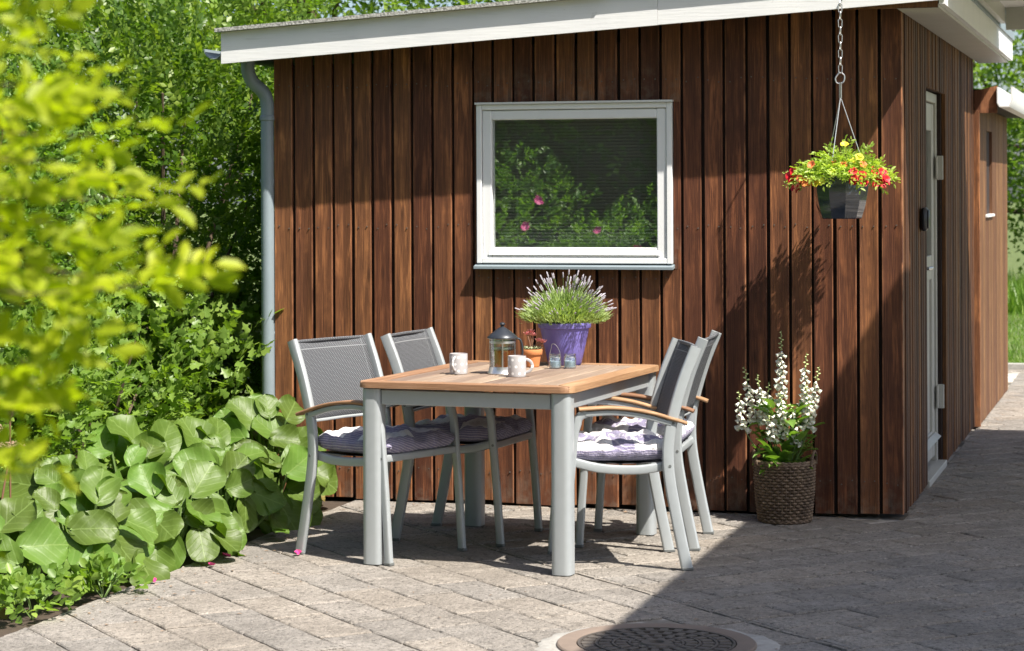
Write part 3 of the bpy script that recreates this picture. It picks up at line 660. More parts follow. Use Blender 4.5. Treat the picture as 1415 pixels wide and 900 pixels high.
# blind inside the window
bl = thing('venetian_blind', 'white venetian blind with thin slats hanging behind the shed window', 'blind', (-1.544, .085, WZ0 + .04))
me = MB().box(-.425, .425, -.011, .011, -.0006, .0006).mesh('slat', M['blind_white'], 0); nsl = 42
for i in range(nsl): link('slat', me, bl, (0, 0, .03 + i * (.675 - .03) / nsl), (R(-36), 0, 0))
MB().box(-.43, .43, -.014, .014, .685, .712, .002).build('head_rail', M['blind_white'], bl); MB().box(-.427, .427, -.011, .011, .005, .018, .002).build('bottom_rail', M['blind_white'], bl)
for xx in (-.3, 0, .3): MB().tube([(xx, -.013, .01), (xx, -.013, .69)], .0014, 5, up=(0, 1, 0)).build('cord', M['blind_white'], bl)
# door -------------------------------------------------------------
door = bpy.data.objects.new('door', None); COL.objects.link(door); door.parent = shed
XR = -0.055                                      # recess
def sidebox(x0, x1, y0, y1, z0, z1, ch=.002): return MB().box(x0, x1, y0, y1, z0, z1, ch)
f = MB(); f.box(XR - .06, XR + .012, DY0 - .005, DY0 + .045, .03, DZ, .003); f.box(XR - .06, XR + .012, DY1 - .045, DY1 + .005, .03, DZ, .003); f.box(XR - .06, XR + .012, DY0 + .046, DY1 - .046, DZ - .05, DZ, .003)
f.build('door_frame', M['door_paint'], door, 30)
f = MB(); y0, y1 = DY0 + .05, DY1 - .05
f.box(XR - .045, XR, y0, y0 + .11, .06, DZ - .055, .003); f.box(XR - .045, XR, y1 - .11, y1, .06, DZ - .055, .003)
for z0, z1 in ((.06, .20), (1.02, 1.15), (DZ - .20, DZ - .056)): f.box(XR - .045, XR - .0015, y0 + .111, y1 - .111, z0, z1, .003)
f.build('door_leaf', M['door_paint'], door, 30)
MB().box(XR - .03, XR - .015, y0 + .105, y1 - .105, .19, 1.03).build('lower_panel', M['door_paint'], door, 0)
MB().box(XR - .026, XR - .02, y0 + .105, y1 - .105, 1.14, DZ - .19).build('pane', M['window_glass'], door, 0)
MB().add([(XR + .004, y0, .19), (XR + .004, y1, .19), (XR + .035, y1, .165), (XR + .035, y0, .165), (XR + .004, y1, .15), (XR + .004, y0, .15)], [(0, 1, 2, 3), (3, 2, 4, 5), (0, 3, 5), (1, 4, 2)]).build('weather_bar', M['door_paint'], door, 0)
MB().box(XR - .06, .006, DY0 - .004, DY1 + .004, -.002, .032, .003).build('threshold', M['door_paint'], door, 0)
for hz in (.38, 1.62):
    h = MB(); h.box(XR + .013, XR + .050, DY1 - .045, DY1 - .030, hz - .065, hz + .065, .003); h.box(XR + .013, XR + .022, DY1 - .08, DY1 - .046, hz - .06, hz + .06, .002); h.build('hinge', M['door_paint'], door, 30)
h = MB(); h.box(XR + .001, XR + .008, y0 + .03, y0 + .07, .98, 1.16, .002); h.tube([(XR + .008, y0 + .05, 1.10), (XR + .05, y0 + .05, 1.10), (XR + .055, y0 + .06, 1.10), (XR + .055, y0 + .17, 1.10)], .009, 8); h.build('handle', M['steel'], door)
MB().box(XR + .0015, XR + .003, y0 + .06, y0 + .13, DZ - .14, DZ - .10, .0005).build('door_plate', M['window_white'], door, 0)
# ------------------------------------------------------------------ key box on the side wall
kb = thing('key_box', 'small black rounded box fixed to the side wall before the door', 'box', (0.003, 0.79, 1.30))
MB().box(0, .035, -.055, .055, 0, .115, .012).build('case', M['black_plastic'], kb, 60); MB().box(.0352, .041, -.042, .042, .012, .103, .004).build('cover', M['black_plastic'], kb, 60)

# ------------------------------------------------------------------ outhouse behind the shed
oh = thing('outhouse', 'lower sunlit brown timber outhouse behind the shed with narrow window', 'outhouse', (0, 0, 0))
w_ = MB(); w_.box(-2.6, -.0035, 4.115, 6.80, .01, 1.98); w_.build('wall', M['under_board'], oh, 0)
y = 4.10; OF = .0225
while y < 6.80:
    a, b = y, min(y + .098, 6.83)
    if 4.78 < (a + b) / 2 < 5.32: board((a + b) / 2, b - a, .01, 1.33, 'side', 'outhouse_cladding', oh, OF + brd.uniform(-.001, .001)); board((a + b) / 2, b - a, 1.89, 2.03, 'side', 'outhouse_cladding', oh, OF)
    else: board((a + b) / 2, b - a, .01, 2.03, 'side', 'outhouse_cladding', oh, OF + brd.uniform(-.001, .001))
    y += .1015
MB().box(-.02, .034, 4.058, 4.098, .01, 2.0, .003).build('corner_post', M['cladding'], oh, 0)
ow = bpy.data.objects.new('window', None); COL.objects.link(ow); ow.parent = oh
MB().box(-.003, .002, 4.75, 5.35, 1.31, 1.91).build('shutter_panel', M['under_board'], ow, 0); MB().box(.0, .036, 4.73, 5.35, 1.317, 1.335, .002).build('sill', M['white_paint'], ow, 0)
MB().box(-2.7, .14, 4.075, 7.2, 2.04, 2.13).build('roof', M['under_board'], oh, 0)
MB().add([(.004, 4.06, 1.98), (.145, 4.06, 1.98), (.145, 4.06, 2.15), (.004, 4.06, 2.12), (.004, 4.072, 1.98), (.145, 4.072, 1.98), (.145, 4.072, 2.15), (.004, 4.072, 2.12)], [(0, 1, 2, 3), (4, 5, 6, 7), (0, 1, 5, 4), (1, 2, 6, 5), (2, 3, 7, 6), (3, 0, 4, 7)]).build('barge_board', M['cladding'], oh, 0)
g = MB(); g.sweep([(.19, 4.03, 2.07), (.19, 7.25, 2.07)], [(-.045, .07), (-.045, -.03), (-.03, -.055), (.03, -.055), (.05, -.02), (.05, .05), (.055, .07), (.04, .07), (.04, -.015), (.025, -.045), (-.025, -.045), (-.035, -.025), (-.035, .07)]); g.build('gutter', M['white_paint'], oh, 30)

# ------------------------------------------------------------------ carport roof east of the shed and an unseen roof added to shade the paving
cp_ = thing('carport', 'white boarded carport roof joining the shed at the right edge', 'carport', (2.5, 0, 0))
def cbox(*a): x0, x1, *r = a; return MB().box(x0 - 2.5, x1 - 2.5, *r)
CZ = 2.56
cbox(.26, 3.0, -.14, 3.12, CZ, CZ + .02).build('roof_boards', M['white_paint'], cp_, 0); cbox(.25, 3.01, -.15, 3.13, CZ + .021, CZ + .06).build('roof_felt', M['roof_felt'], cp_, 0)
cbox(.231, .262, -.13, 3.10, 2.47, CZ - .001).build('edge_beam', M['door_paint'], cp_, 0); cbox(.265, 2.95, 3.06, 3.10, 2.43, CZ - .001).build('end_beam', M['door_paint'], cp_, 0)
for yy in (.6, 1.8): cbox(.27, 2.95, yy, yy + .05, 2.50, CZ - .001).build('rafter', M['door_paint'], cp_, 0)
for xx, yy in ((2.82, -.1), (2.82, 2.8)): cbox(xx, xx + .1, yy, yy + .1, 0, 2.45).build('post', M['door_paint'], cp_, 0)
CT = 3.6; cx0 = .92 + (CT - 2.56) / SUN.z
pg = thing('shade_roof', 'unseen high white roof on posts, added to shade the paving', 'shade roof', (2.5, -3, 0))  # unseen roof added for its shadow edge, raised to let in more sky
def pbox(*a): x0, x1, y0, y1, *r = a; return MB().box(x0 - 2.5, x1 - 2.5, y0 + 3, y1 + 3, *r)
pbox(cx0, 3.4, -7.4, -.45, CT, CT + .05).build('roof_boards', M['white_paint'], pg, 0); pbox(cx0 - .01, 3.41, -7.41, -.44, CT + .051, CT + .08).build('roof_felt', M['roof_felt'], pg, 0)
for yy in (-7.2, -5.5, -3.8, -2.1, -.6): pbox(cx0 + .05, 3.35, yy, yy + .06, CT - .12, CT - .001).build('rafter', M['white_paint'], pg, 0)
for xx, yy in ((3.2, -7.2), (3.2, -3.8), (3.2, -.62)): pbox(xx, xx + .1, yy, yy + .1, 0, CT - .121).build('post', M['white_paint'], pg, 0)
#__FURNITURE__

# ------------------------------------------------------------------ table
def rrect(w, h, r, k=3):
    out = []
    for cx, cy_, a0 in ((w / 2 - r, h / 2 - r, 0), (-w / 2 + r, h / 2 - r, 90), (-w / 2 + r, -h / 2 + r, 180), (w / 2 - r, -h / 2 + r, 270)):
        out += [(cx + r * math.cos(R(a0 + 90 * i / k)), cy_ + r * math.sin(R(a0 + 90 * i / k))) for i in range(k + 1)]
    return out
TX, TY, TR = -1.48, -1.25, -0.0777
def table():
    t = thing('garden_table', 'grey aluminium garden table with a slatted teak top', 'table', (TX, TY, 0), TR)
    W, L = .918, 1.216; TZ = .74; a, b = .403, .553
    for sx in (-1, 1):
        for sy in (-1, 1):
            MB().sweep([(sx * a, sy * b, 0.004), (sx * a, sy * b, .711)], rrect(.082, .082, .026, 4), up=(0, 1, 0)).build('leg', M['alu'], t, 30)
            MB().box(sx * a - .034, sx * a + .034, sy * b - .034, sy * b + .034, 0, .0045).build('foot_cap', M['alu_dark'], t, 0)
    for sx in (-1, 1): MB().box(sx * (a + .012) - .014, sx * (a + .012) + .014, -b + .0415, b - .0415, .648, .708, .003).build('side_rail', M['alu'], t, 30)
    for sy in (-1, 1): MB().box(-a + .0415, a - .0415, sy * (b + .012) - .014, sy * (b + .012) + .014, .648, .708, .003).build('end_rail', M['alu'], t, 30)
    top = bpy.data.objects.new('table_top', None); COL.objects.link(top); top.parent = t; top.location = (0, 0, .7155)
    bw = .085; rim = W / 2
    def prism(poly, h, ch=.006):
        mb = MB(); n = len(poly); cx = sum(p[0] for p in poly) / n; cy_ = sum(p[1] for p in poly) / n
        def ins(p): l = math.hypot(p[0] - cx, p[1] - cy_); return (cx + (p[0] - cx) * (1 - ch / l), cy_ + (p[1] - cy_) * (1 - ch / l))
        vs_ = [(*p, 0) for p in poly] + [(*p, h - ch) for p in poly] + [(*ins(p), h) for p in poly]
        mb.add(vs_, [tuple(range(n - 1, -1, -1))] + [(k * n + i, k * n + (i + 1) % n, (k + 1) * n + (i + 1) % n, (k + 1) * n + i) for k in (0, 1) for i in range(n)] + [tuple(range(2 * n, 3 * n))]); return mb
    cr = .05
    arc = lambda cx, cy_, a0, a1: [(cx + cr * math.cos(R(a0 + (a1 - a0) * i / 6)), cy_ + cr * math.sin(R(a0 + (a1 - a0) * i / 6))) for i in range(7)]
    for s in (1, -1):
        # long side borders (slats run along the length), mitred
        pl = [(s * (W / 2 - bw), -L / 2 + bw), *[(s * q[0], q[1]) for q in arc(W / 2 - cr, -L / 2 + cr, -45, 0)], *[(s * q[0], q[1]) for q in arc(W / 2 - cr, L / 2 - cr, 0, 45)], (s * (W / 2 - bw), L / 2 - bw)]
        prism(pl, .0245).build('border', M['teak_y'], top, 30)
        pl = [(-W / 2 + bw + .001, s * (L / 2 - bw)), *[(q[0], s * q[1]) for q in arc(-W / 2 + cr, L / 2 - cr, 135, 90)], *[(q[0], s * q[1]) for q in arc(W / 2 - cr, L / 2 - cr, 90, 45)], (W / 2 - bw - .001, s * (L / 2 - bw))]
        prism(pl, .024).build('border', M['teak_x'], top, 30)
    n = 9; iw = W - 2 * bw - .006; sw = iw / n
    mv = [MB().box(-sw / 2 + .004, sw / 2 - .004, -L / 2 + bw + .002, L / 2 - bw - .002, 0, .0235, .003).mesh('slat', M['teak_grey'], 30)]
    for i in range(n): link('slat', mv[0], top, (-iw / 2 + (i + .5) * sw, 0, random.uniform(-.0006, .0006)))
    MB().box(-W / 2 + .06, W / 2 - .06, -.03, .03, -.012, -.001).build('cross_bar', M['alu_dark'], top, 0)
    return t
table()

# ------------------------------------------------------------------ chairs
def make_chair(label, loc, rz):
    t = thing('garden_chair', label, 'chair', loc, rz, 'aluminium garden chairs round the table'); hy = .232
    for s in (-1, 1):
        pth = smoothpath([(-.245, s * hy, 0.003), (-.205, s * hy, .20), (-.172, s * hy, .40), (-.178, s * hy, .55), (-.225, s * hy, .73), (-.285, s * hy, .885)], 6)
        post = MB().sweep(pth, rrect(.046, .026, .009), up=(0, 1, 0)).build('rear_leg', M['alu'], t, 30)
        pth = smoothpath([(.245, s * hy, 0.003), (.228, s * hy, .25), (.207, s * hy, .50), (.197, s * hy, .575)], 5)[:-1] + [Vector((.19 - .035 * (1 - math.cos(R(q))) - .0, s * hy, .59 + .035 * math.sin(R(q)))) for q in range(0, 91, 15)]
        MB().sweep(pth, rrect(.034, .026, .009), up=(0, 1, 0)).build('front_leg', M['alu'], t, 30)
        ap = smoothpath([(.158, s * hy, .6235), (.05, s * hy, .629), (-.08, s * hy, .612), (-.182, s * hy, .582)], 6)
        arm = MB().sweep(ap, rrect(.03, .022, .006), up=(0, 0, 1)).build('arm_rail', M['alu'], t, 30)
        wp = smoothpath([(.185, s * hy, .643), (.05, s * hy, .6475), (-.08, s * hy, .631), (-.20, s * hy, .597), (-.245, s * hy, .582)], 6)
        MB().sweep(wp, rrect(.05, .014, .006), up=(0, 0, 1)).build('armrest', M['teak_x'], arm, 40)
        sp_ = smoothpath([(-.178, s * (hy - .027), .415), (-.06, s * (hy - .027), .398), (.09, s * (hy - .027), .405), (.205, s * (hy - .027), .432)], 5)
        MB().sweep(sp_, rrect(.026, .036, .008), up=(0, 0, 1)).build('seat_rail', M['alu'], t, 30)
        sc_ = MB()
        for px, pz in ((-.176, .415), (.216, .428), (-.19, .585)): sc_.add([(px + .006 * math.cos(a), s * (hy + .0145), pz + .006 * math.sin(a)) for a in [q * math.pi / 4 for q in range(8)]] + [(px + .006 * math.cos(a), s * (hy + .010), pz + .006 * math.sin(a)) for a in [q * math.pi / 4 for q in range(8)]], [tuple(range(8))] + [(q, (q + 1) % 8, 8 + (q + 1) % 8, 8 + q) for q in range(8)])
        sc_.build('screw_heads', M['alu_dark'], t, 0)
        for px, wd in ((.245, .036), (-.245, .048)): MB().box(px - wd / 2, px + wd / 2, s * hy - .0145, s * hy + .0145, 0, .014, .003).build('foot_cap', M['alu_dark'], t, 0)
    MB().sweep([(.212, -hy + .012, .425), (.212, hy - .012, .425)], rrect(.022, .03, .006)).build('front_rail', M['alu'], t, 30)
    MB().sweep([(-.172, -hy + .012, .410), (-.172, hy - .012, .410)], rrect(.022, .03, .006)).build('rear_rail', M['alu'], t, 30)
    # back sling: gently hollowed, thick
    def bk(u, v, off): z = .555 + .33 * v; x = -.178 - (.107) * max(0, (z - .55) / .335) ** 1.15 - .018 * (1 - (2 * u - 1) ** 2) + off; return (x, (2 * u - 1) * (hy - .012), z)
    mb = MB(); mb.grid(lambda u, v: bk(u, v, 0.0), 10, 8); o = mb.build('back_sling', M['sling'], t, 60)
    sm = o.modifiers.new('solid', 'SOLIDIFY'); sm.thickness = .002
    MB().sweep([(-.29, -hy + .013, .878), (-.298, 0, .879), (-.29, hy - .013, .878)], rrect(.014, .014, .006), up=(0, 0, 1)).build('top_bar', M['sling'], t, 40)
    MB().sweep([(-.182, -hy + .013, .556), (-.20, 0, .556), (-.182, hy - .013, .556)], rrect(.012, .012, .005), up=(0, 0, 1)).build('lower_bar', M['alu'], t, 40)
    mb = MB(); mb.grid(lambda u, v: (-.165 + .37 * u, (2 * v - 1) * (hy - .042), .418 + .012 * (2 * u - 1) ** 2 + .01 * u - .014 * (1 - (2 * v - 1) ** 2)), 8, 8); o = mb.build('seat_sling', M['sling'], t, 60)
    sm = o.modifiers.new('solid', 'SOLIDIFY'); sm.thickness = .002
    return t
CH = [((-1.995, -1.49, 0), R(-22), 'garden chair nearest the leafy border, angled outwards, back to the plants'),
      ((-1.782, -.962, 0), R(-5), 'garden chair beside the wall on the border side of the table'),
      ((-.985, -1.48, 0), R(201), 'garden chair on the basket side of the table, nearer to the shaded paving'),
      ((-1.003, -.905, 0), R(184), 'garden chair on the basket side of the table, nearer to the wall')]
ch0 = make_chair(CH[0][2], CH[0][0], CH[0][1])
for l, r, s in CH[1:]: dup(ch0, l, r, s)
def cushion(label, loc, rz, seed):
    g = np.random.default_rng(seed); hw = .212; H = .088; tufts = [(-.11, -.11), (.11, -.11), (0, 0), (-.11, .11), (.11, .11), (0, -.2), (0, .2), (.2, 0), (-.2, 0)]
    ph = g.random(8) * 6.28
    def surf(top):
        def fn(u, v):
            x, y = (2 * u - 1), (2 * v - 1); ex = 1 - abs(x) ** 7; ey = 1 - abs(y) ** 7; e = max(0, ex * ey) ** .45
            h = H * (.5 + .5 * e) if top else H * .5 * (1 - e)
            wob = .010 * math.sin(9 * x + ph[0]) * math.sin(8 * y + ph[1]) + .004 * math.sin(21 * x + ph[2] + 3 * y) + .003 * math.sin(26 * y + ph[3])
            edge = 1 + .018 * (math.sin(19 * x + ph[4]) if abs(y) > .9 else 0) + .018 * (math.sin(17 * y + ph[5]) if abs(x) > .9 else 0)
            X, Y = x * hw * edge, y * hw * edge
            d = sum(math.exp(-((X - a) ** 2 + (Y - b) ** 2) / .0013) for a, b in tufts)
            if top: h += (wob - .034 * d) * e
            else: h += .004 * e * d
            return (X, Y, h + .012 * (x * x) * .4)
        return fn
    mb = MB(); mb.grid(surf(True), 34, 34); mb.grid(surf(False), 34, 34)
    me = mb.mesh('seat_cushion', M['cushion_fabric'], 180)
    import bmesh
    bm = bmesh.new(); bm.from_mesh(me); bmesh.ops.remove_doubles(bm, verts=bm.verts, dist=.0006); bmesh.ops.recalc_face_normals(bm, faces=bm.faces); bm.to_mesh(me); bm.free(); me.shade_smooth()
    o = link('seat_cushion', me, None, loc, (0, 0, rz)); tag(o, label, 'cushion', 'striped cushions on the garden chairs')
for i, ((l, r, s), lab) in enumerate(zip(CH, ('shaded purple striped cushion on the chair nearest the leafy border', 'shaded purple striped cushion on the chair by the wall, border side',
        'sunlit white and purple cushion on the chair nearer the shaded paving', 'white and purple cushion on the basket-side chair nearer the wall'))):
    c, s_ = math.cos(r), math.sin(r); cushion(lab, (l[0] + .02 * c, l[1] + .02 * s_, .425), r, 20 + i)

# ------------------------------------------------------------------ things on the table
ZT = .740
def mug(label, loc, rz):
    t = thing('mug', label, 'mug', loc, rz, 'dotted mugs on the table')
    MB().lathe([(.001, .004), (.034, .004), (.0345, 0), (.037, .001), (.038, .01), (.038, .083), (.0375, .0855), (.036, .0855), (.0348, .082), (.0345, .012), (.001, .010)], 32).build('cup', M['mug_glaze'], t, 40)
    pth = [(.034 + .03 * math.sin(R(a)), 0, .044 + .027 * math.cos(R(a))) for a in range(0, 181, 15)]
    MB().sweep(pth, rrect(.012, .008, .003), up=(0, 1, 0)).build('handle', M['mug_glaze'], t, 60)
    MB().lathe([(.0005, .062), (.0344, .062)], 24).build('drink', M['tea'], t)
mug('dotted grey mug standing alone, handle facing the camera', (-1.697, -1.355, ZT), R(-95))
mug('dotted grey mug with its handle turned sideways, in front of the press pot', (-1.420, -1.435, ZT), R(10))
def press_pot(loc):
    t = thing('press_pot', 'glass press pot half full of amber tea with a dark domed lid', 'press pot', loc, R(17))
    MB().lathe([(.001, .020), (.050, .020), (.052, .022), (.052, .150), (.0505, .150), (.0505, .0235), (.001, .0225)], 40).build('glass_beaker', M['clear_glass'], t, 40)
    MB().lathe([(.001, .0240), (.0498, .0240), (.0498, .098), (.001, .098)], 40).build('tea', M['tea'], t, 40)
    MB().lathe([(.001, 0), (.063, 0), (.064, .003), (.060, .010), (.0565, .022), (.055, .030), (.0535, .030), (.0535, .019), (.001, .019)], 40).build('base', M['steel'], t, 40)
    MB().lathe([(.062, .148), (.064, .150), (.063, .154), (.05, .166), (.03, .181), (.014, .192), (.007, .196), (.006, .199), (.010, .202), (.012, .207), (.010, .212), (.004, .2145), (.0005, .215)], 40).build('lid', M['lid_dark'], t, 40)
    MB().lathe([(.061, .1475), (.062, .147), (.062, .1495), (.05, .1495)], 40).build('lid_rim', M['steel'], t)
    MB().tube(smoothpath([(.055, 0, .148), (.074, 0, .142), (.083, 0, .115), (.083, 0, .075), (.074, 0, .048), (.0555, 0, .042)], 6), .0045, 8, up=(0, 1, 0)).build('handle', M['lid_dark'], t)
    for a in (0, 90, 180, 270):
        MB().sweep([(.0535 * math.cos(R(a)), .0535 * math.sin(R(a)), .02), (.0535 * math.cos(R(a)), .0535 * math.sin(R(a)), .150)], rrect(.006, .002, .0008), up=(math.cos(R(a)), math.sin(R(a)), .001)).build('frame_strap', M['steel'], t)
    MB().lathe([(.0535, .128), (.0545, .128), (.0545, .138), (.0535, .138), (.0535, .128)], 40).build('frame_band', M['steel'], t)
    MB().tube([(0, 0, .10), (0, 0, .16)], .003, 8, up=(0, 1, 0)).build('plunger_rod', M['steel'], t); MB().lathe([(.001, .104), (.046, .104), (.046, .108), (.001, .112)], 32).build('strainer', M['steel'], t)
press_pot((-1.520, -1.305, ZT))
def terracotta(loc):
    t = thing('terracotta_pot', 'small terracotta pot holding a pink succulent on the table', 'plant pot', loc)
    MB().lathe([(.001, 0), (.030, 0), (.032, .002), (.040, .052), (.044, .052), (.0455, .054), (.0465, .073), (.045, .076), (.041, .076), (.040, .066), (.001, .066)], 32).build('pot', M['terracotta'], t, 35)
    MB().lathe([(.001, .0675), (.0395, .067)], 20).build('soil', M['soil'], t)
    p = thing('succulent', 'pink and green succulent growing in the small terracotta pot', 'succulent', (loc[0], loc[1], loc[2] + .066))
    lf = [MB().add([(0, 0, 0), (.010, .006, .004), (.022, .004, .010), (.026, 0, .014), (.022, -.004, .010), (.010, -.006, .004), (.012, 0, -.001), (.02, 0, .005)], [(0, 6, 1), (1, 6, 7, 2), (2, 7, 3), (3, 7, 4), (4, 7, 6, 5), (5, 6, 0), (0, 1, 2, 3, 4, 5)]).mesh('leaf', M[m], 60) for m in ('rosette_pink', 'rosette_green')]
    heads = [(-.018, -.008, .072, 0), (.006, .004, .068, 0), (-.004, .006, .082, 0), (.034, -.006, .044, 0), (.05, .004, .038, 0), (-.02, -.012, .006, 1), (.004, -.02, .006, 1), (.02, -.008, .008, 1), (0, .018, .01, 1), (-.03, .012, .008, 1), (.03, .012, .006, 1)]
    for hx, hy, hz, k in heads:
        if not k: MB().tube(smoothpath([(hx * .2, hy * .2, 0), (hx * .5, hy * .5, hz * .55), (hx, hy, hz)], 4), .0035, 6).build('stem', M['stalk_red'], p)
        for ring, (m, tilt, sc) in enumerate(((6, .15, .95), (5, .7, .75), (3, 1.2, .5))):
            for q in range(m): link('leaf', lf[k], p, (hx, hy, hz), (0, -tilt, 2 * math.pi * q / m + ring * .5 + hx * 60), (sc * .82,) * 3)
terracotta((-1.500, -.918, ZT))
def big_pot(loc):
    t = thing('purple_plant_pot', 'large glossy purple plant pot with lavender on the table', 'plant pot', loc)
    MB().lathe([(.001, 0), (.070, 0), (.073, .003), (.095, .100), (.108, .160), (.1125, .161), (.115, .163), (.119, .182), (.118, .186), (.113, .186), (.108, .176), (.001, .172)], 48).build('pot', M['purple_pot'], t, 35)
    MB().lathe([(.001, .174), (.107, .1755)], 24).build('soil', M['soil'], t)
    p = thing('lavender_plant', 'bushy lavender plant with grey purple flower spikes in the purple pot', 'lavender', (loc[0], loc[1], loc[2] + .174))
    n = 5200; d = rng.normal(size=(n, 3)); d[:, 2] = np.abs(d[:, 2]) * .9 + .22; d = _norm(d)
    rr = rng.random(n) ** .5; r0 = rr * np.array(1.0); P = d * (rr * .160)[:, None] * np.array([1.18, 1.18, .84]); P[:, 2] += .0
    me = cloud_mesh('foliage', P, d + rng.normal(size=(n, 3)) * .35 + np.array([0, 0, .5]), rng.normal(size=(n, 3)), rng.uniform(.028, .05, n), np.full(n, .0048), LEAF_BLADE, M['leaf_lavender']); o = link('foliage', me, p); o['kind'] = 'stuff'
    st = MB(); fl = MB(); g = random.Random(4)
    for i in range(170):
        th = g.uniform(0, 6.283); el = math.acos(1 - g.random() * .86); dv = Vector((math.sin(el) * math.cos(th), math.sin(el) * math.sin(th), math.cos(el) + .16)).normalized()
        l = g.uniform(.185, .225) * (1.0 if el > .6 else 1.06); e = dv * l; m_ = dv * l * .5 + Vector((0, 0, .012)); e.z *= .96
        st.tube([(dv * .02), m_, e], .0012, 4, up=(.3, .2, 1))
        f0 = e - dv * .004
        fl.tube([f0, f0 + dv * .007, f0 + dv * .014, f0 + dv * .020, f0 + dv * .026], .0036, 5, [.5, 1, .75, 1, .3], up=(.3, .2, 1))
    o = st.build('flower_stems', M['leaf_lavender'], p); o['kind'] = 'stuff'; o = fl.build('flower_spikes', M['lavender_flower'], p); o['kind'] = 'stuff'
big_pot((-1.392, -.765, ZT))
def jar(label, loc, wire):
    t = thing('candle_jar', label, 'candle jar', loc, 0, 'candle jars on the table')
    MB().lathe([(.001, .0), (.024, 0), (.027, .003), (.027, .042), (.0235, .048), (.0235, .052), (.0255, .053), (.0255, .062), (.0235, .062), (.0215, .05), (.0252, .041), (.0252, .0045), (.001, .0035)], 28).build('glass', M['clear_glass'], t, 40)
    c = MB().lathe([(.001, .0045), (.0244, .0045), (.0244, .031), (.001, .032)], 24).build('candle', M['candle_blue'], t, 40); MB().tube([(0, 0, .031), (.001, 0, .040)], .0009, 5, up=(0, 1, 0)).build('wick', M['soil'], c)
    MB().lathe([(.0262, .047), (.027, .0478), (.0262, .0486), (.0254, .0478), (.0262, .047)], 24).build('neck_wire', M['steel'], t)
    if wire: MB().tube(smoothpath([(.026, 0, .048), (.020, 0, .075), (.004, 0, .100), (-.012, 0, .104), (-.016, 0, .090), (-.026, 0, .048)], 6), .0011, 6, up=(0, 1, 0)).build('wire_handle', M['steel'], t)
jar('glass candle jar with pale blue candle and a raised wire handle', (-1.378, -.985, ZT), True)
jar('glass candle jar with pale blue candle, no handle showing, nearer the table edge', (-1.317, -.962, ZT), False)

